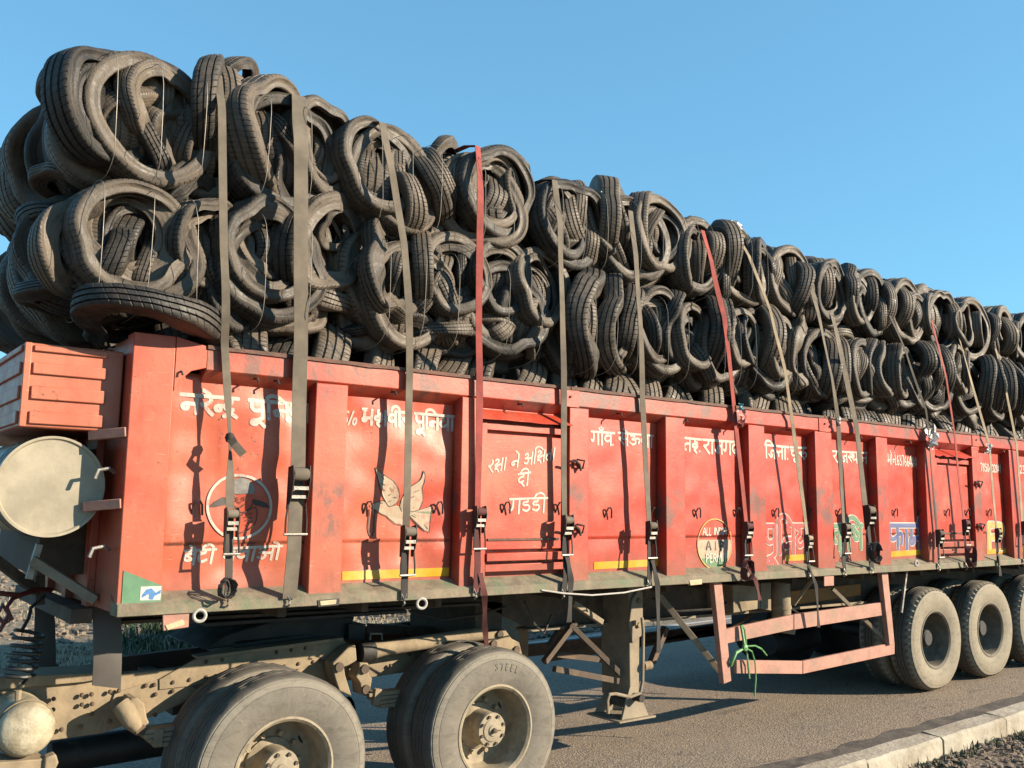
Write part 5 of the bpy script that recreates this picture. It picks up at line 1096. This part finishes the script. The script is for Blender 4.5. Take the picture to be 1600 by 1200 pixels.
# ------------------------------------------------------------------ ratchet straps
def strap(px, web, lab, wd=.05, rat=None, tail=None, low=WEBD, top=None, knot=None, hook=True, bundle=None, rs=1.0):
    """px: [(x, y, Y), ...] from the edge of the load down to the bottom rail; rat = y of the ratchet's head"""
    px = [(x, y, Y - .07) if 0 < k and LOC(at(x, y, Y)).z > 1.63 else (x, y, Y) for k, (x, y, Y) in enumerate(px)]
    P = [at(*p) for p in px]
    b = thing('ratchet_strap', P[-1], lab, 'strap', 'ratchet straps over the load')
    wv = EX * wd
    up = [] if top is False else [P[0] + Vector((0, 1.1, .03)), P[0] + Vector((0, .45, .05)), P[0] + Vector((0, .12, .035))]
    pts = up + P
    # split at the ratchet
    zr = None
    if rat:
        i = next(k for k in range(len(P) - 1) if px[k][1] <= rat[1] <= px[k + 1][1]); t = (rat[1] - px[i][1]) / (px[i + 1][1] - px[i][1])
        c = P[i].lerp(P[i + 1], t); upper = up + P[:i + 1] + [c]; lower = [c + Vector((0, .004, -.04))] + P[i + 1:]
    else: upper, lower = pts, None
    def dens(Q):
        out = []
        for k in range(len(Q) - 1):
            for q in range(5): out.append(Q[k].lerp(Q[k + 1], q / 5))
        return out + [Q[-1]]
    U = [u + EX * (.010 * nz(k * .16, px[0][0] * .1, 6.)) + Vector((0, .012 * nz(k * .22, px[0][0] * .1, 9.), 0)) for k, u in enumerate(dens(upper))]; wl = [wv * (1 + .05 * nz(k * .4, wd * 40, 2.)) + Vector((0, .02 * nz(k * .15, px[0][0], 4.), 0)) for k in range(len(U))]
    if knot:
        kp = at(*knot)
        wl = [w_ * max(.35, min(1, abs(u.z - kp.z) / .22)) for u, w_ in zip(U, wl)]
    MB().strip(U, wl, .004, (0, -1, 0)).build('webbing', web, b, smooth=30)
    if knot:
        MB().lathe([(0, -.03), (.02, -.022), (.027, 0), (.02, .022), (0, .03)], kp + Vector((0, -.01, 0)), axis=(0, 0, 1), n=10).build('knot', WEBX, b)
        MB().strip([kp + Vector((0, -.02, 0)), at(knot[0] + 8, knot[1] + 10, knot[2] - .06), at(knot[0] + 22, knot[1] + 26, knot[2] - .05)], EX * .035 + EZ * .03, .004, (0, -1, 0)).build('loose_end', WEBD, b)
    if lower:
        Lw = dens(lower); MB().strip(Lw, [wv * .95 for _ in Lw], .005, (0, -1, 0)).build('lower_webbing', low, b, smooth=30)
        s = wd / .05 * rs; a = c; d = (lower[-1] - c).normalized(); X = EX
        N = Vector((0, -1, 0))
        rf = MB()
        for sx in (-1, 1):
            o = a + X * (sx * .034 * s)
            rf.prism([o + N * .0, o + N * .05 * s - d * .01, o + N * .06 * s + d * .05 * s, o + N * .045 * s + d * .12 * s, o + N * .02 + d * .17 * s, o + d * .17 * s], X * (sx * .005))
        ro = rf.build('ratchet_frame', DARKST, b, .001)
        MB().lathe([(0, -.032 * s), (.026 * s, -.032 * s), (.028 * s, 0), (.026 * s, .032 * s), (0, .032 * s)], a + N * .034 * s + d * .03 * s, axis=tuple(X), n=14).build('spool', web if web is not WEBR else WEBM, ro)
        MB().bar(a + N * .05 * s + d * .085 * s - X * .032 * s, a + N * .05 * s + d * .085 * s + X * .032 * s, .012, .02).build('ratchet_bar', STEEL, ro)
        MB().bar(a + N * .035 * s + d * .12 * s - X * .032 * s, a + N * .035 * s + d * .12 * s + X * .032 * s, .01, .018).build('ratchet_bar', STEEL, ro)
        h0, h1 = a + d * .13 * s + N * .03, a + d * .27 * s + N * .035
        MB().tube([h0 - X * .036 * s, h1.lerp(h0, .4) - X * .045 * s, h1 - X * .045 * s], .0055, 6).build('handle_arm', DARKST, ro)
        MB().tube([h0 + X * .036 * s, h1.lerp(h0, .4) + X * .045 * s, h1 + X * .045 * s], .0055, 6).build('handle_arm', DARKST, ro)
        MB().tube([h1 - X * .05 * s, h1 + X * .05 * s], .0075, 8).build('handle_bar', STEEL, ro)
    if hook:
        e = P[-1]; MB().tube([e + EX * -.018 + EZ * .03, e + EX * .0 - EZ * .012 + Vector((0, -.01, 0)), e + EX * .018 + EZ * .03, e + EX * -.018 + EZ * .03], .005, 6).build('hook', STEEL, b)
        MB().tube([e - EZ * .01, e - EZ * .03 + Vector((0, -.012, 0)), e - EZ * .045 + Vector((0, .012, 0))], .006, 6).build('hook', STEEL, b)
    if tail:
        T = [at(*p) for p in tail]; tm = low if web is not WEBR else WEBM
        MB().strip(dens(T), [EX * wd * .85 + Vector((0, .012 * math.sin(k), 0)) for k in range(5 * (len(T) - 1) + 1)], .004, (0, -1, 0)).build('loose_end', tm, b, smooth=30)
    if bundle:
        r = random.Random(int(bundle[0])); c = at(*bundle); tm = low if web is not WEBR else WEBM; sc = scale_at(c) * 14
        for k in range(4):
            a0 = r.uniform(0, 3.1); pts_ = [c + EX * (sc * math.cos(a0 + t) * r.uniform(.7, 1)) + EZ * (sc * 1.1 * math.sin(a0 + t)) + Vector((0, -.02 - .012 * k + .01 * math.sin(t * 2), 0)) for t in [q * .62 for q in range(10)]]
            MB().strip(pts_, [Vector((0, -.02, 0)) + EX * .014 for _ in pts_], .004, (0, -1, 0)).build('strap_bundle', tm, b, smooth=30)
    return b
strap([(341, 118, -.02), (346, 170, -.05), (350, 390, -.06), (352, 490, -.04), (353, 545, -.035), (358, 685, -.03), (360, 790, -.05), (357, 900, -.04), (356, 935, -.045)], WEBK, 'narrow knotted khaki strap hanging over the lettered first panel', .045, (360, 795), None, WEBD, knot=(358, 684, -.03), bundle=(352, 918, -.05))
strap([(466, 150, .02), (470, 220, -.06), (471, 400, -.06), (470, 545, -.04), (464, 730, -.045), (459, 860, -.075), (452, 935, -.04)], WEBK, 'wide khaki strap with a big ratchet beside the second post', .088, (464, 730), None, WEBK, rs=.80)
strap([(597, 192, -.02), (612, 270, -.05), (630, 380, -.05), (639, 480, -.05), (640, 582, -.035), (635, 820, -.04), (631, 935, -.04)], WEBK, 'khaki strap crossing the painted dove panel', .05, (635, 822), None, WEBX, rs=1.1)
strap([(746, 229, .0), (750, 300, -.05), (749, 450, -.06), (748, 592, -.035), (746, 790, -.03), (746, 885, -.05), (743, 925, -.04)], WEBR, 'red strap beside the left edge of the front side door', .05, (746, 792), [(750, 895, -.05), (757, 930, -.05), (757, 975, .2), (760, 1008, .3)], WEBM)
strap([(866, 282, .0), (876, 350, -.05), (879, 480, -.06), (880, 606, -.035), (883, 805, -.03), (884, 900, -.05), (880, 925, -.04)], WEBK, 'khaki strap beside the right edge of the front side door', .05, (883, 806), [(886, 870, -.06), (892, 905, -.06), (889, 972, -.02)], WEBX)
strap([(985, 330, .02), (994, 400, -.05), (1000, 500, -.05), (1004, 622, -.035), (1014, 815, -.03), (1015, 880, -.04), (1014, 912, -.04)], WEBK, 'khaki strap over the fourth panel left of the permit emblem', .05, (1014, 815), [(1019, 875, -.05), (1027, 912, -.06), (1029, 1020, -.02)], WEBX)
strap([(1098, 360, .02), (1112, 410, -.04), (1131, 495, -.06), (1148, 640, -.035), (1165, 815, -.03), (1166, 885, -.04), (1164, 900, -.04)], WEBR, 'red strap just right of the round permit emblem', .05, (1165, 816), [(1165, 885, -.05), (1180, 905, -.06), (1187, 938, -.05)], WEBX, bundle=(1163, 890, -.05))
strap([(1150, 366, .03), (1170, 400, -.03), (1203, 485, -.04), (1226, 580, -.05), (1238, 655, -.035), (1260, 835, -.035), (1264, 895, -.04)], WEBB, 'pale beige strap crossing the red outlined word', .042, (1260, 836), [(1264, 885, -.05), (1275, 915, -.05), (1279, 980, -.02)], WEBX)
strap([(1263, 430, .02), (1278, 490, -.05), (1300, 590, -.05), (1309, 668, -.035), (1318, 815, -.03), (1318, 880, -.04), (1320, 893, -.04)], WEBK, 'narrow khaki strap over the green outlined word', .05, (1318, 818), None, WEBX)
strap([(1299, 490, .03), (1312, 545, -.04), (1338, 665, -.035), (1352, 790, -.05), (1358, 850, -.07), (1362, 890, -.04)], WEBK, 'wide khaki strap with a long black ratchet before the blue outlined word', .075, (1352, 790), None, WEBX, rs=.9, bundle=(1362, 862, -.07))
strap([(1385, 485, .03), (1415, 550, -.04), (1446, 640, -.05), (1453, 700, -.035), (1464, 828, -.03), (1467, 886, -.04)], WEBD, 'thin dark strap on the post left of the rear door', .03, (1464, 828), None, WEBX, rs=1.7)
strap([(1455, 500, .03), (1478, 590, -.05), (1493, 690, -.035), (1505, 812, -.03), (1510, 884, -.04)], WEBR, 'faded red strap hanging across the rear side door', .035, (1505, 812), None, WEBM, rs=1.4, bundle=(1512, 870, -.05))
strap([(1498, 525, .03), (1518, 600, -.04), (1545, 695, -.035), (1556, 825, -.03), (1559, 880, -.04)], WEBB, 'pale strap crossing the yellow letter', .045, (1556, 826), [(1560, 868, -.05), (1563, 900, -.05)], WEBX)
strap([(1555, 545, .03), (1572, 615, -.04), (1587, 695, -.035), (1597, 815, -.03), (1600, 878, -.04)], WEBB, 'pale strap at the right edge of the photo', .045, (1597, 815), None, WEBX)

# ------------------------------------------------------------------ small loose things
rb = thing('white_rope', at(930, 925, -.05), 'thin white rope sagging under the bottom rail between two straps', 'rope')
MB().tube([at(846, 922, -.03), at(880, 927, -.06), at(925, 930, -.07), at(975, 926, -.07), at(1018, 917, -.05)], .006, 6).build('cord', ROPEW, rb)
gt = thing('green_twine', at(1163, 1020, .02), 'green plastic twine knotted round the lower side guard rails', 'twine')
MB().tube([at(1160, 976, .03), at(1164, 985, .02), at(1166, 1010, .02), at(1170, 1050, .02), at(1171, 1060, .02)], .009, 6).build('strand', TWINE, gt)
MB().tube([at(1158, 977, .03), at(1164, 1012, .01), at(1150, 1020, .0), at(1145, 1032, .0), at(1142, 1040, .02)], .013, 6).build('strand', TWINE, gt)
MB().tube([at(1164, 1012, .0), at(1175, 1018, -.01), at(1180, 1035, .0), at(1181, 1060, .0), at(1179, 1088, .0)], .007, 6).build('strand', TWINE, gt)
MB().tube([at(1162, 1010, .0), at(1180, 1009, -.02), at(1190, 1014, -.02), at(1198, 1024, .0)], .007, 6).build('strand', TWINE, gt)
MB().lathe([(0, -.02), (.025, -.012), (.03, 0), (.025, .012), (0, .02)], at(1164, 1012, .0), n=10).build('knot', TWINE, gt)
def scrap(px, py, Y, s, mat, lab, seed):
    r = random.Random(seed); c = at(px, py, Y); vs, fs = [], []; n = 9
    for j in range(n):
        for i in range(n):
            u, v = i / (n - 1) - .5, j / (n - 1) - .5
            vs.append(c + EX * u * s + EZ * v * s * 1.2 + Vector((0, .5 * s * nz(u * 3.5 + seed, v * 3.5, 1), 0)) + EX * .35 * s * nz(u * 4, v * 4 + seed, 6) + EZ * .3 * s * nz(u * 5, v * 5, seed))
    for j in range(n - 1):
        for i in range(n - 1): a = j * n + i; fs.append((a, a + 1, a + n + 1, a + n))
    o = MB().add(vs, fs).build('plastic_scrap', mat, None, smooth=50, origin=c, fix=False)
    return tag(o, lab, 'plastic scrap', 'torn plastic caught on the straps')
scrap(1160, 652, -.07, .10, PLASR, 'pinkish torn plastic caught on the red strap above the permit emblem', 3)
scrap(1158, 636, -.06, .05, PLASB, 'small teal plastic scrap caught on the red strap at the rail', 4)
scrap(1457, 682, -.07, .17, PLAS, 'white torn plastic bag on the thin dark strap at the rail', 5)
scrap(1151, 362, .0, .14, PLAS, 'white crumpled plastic on top of the load under the pale beige strap', 6)
scrap(1311, 658, -.06, .06, PLAS, 'small white plastic knot where the narrow khaki strap meets the rail', 7)
scrap(1545, 700, -.06, .09, PLAS, 'white plastic scrap on the pale strap over the yellow letter', 8)
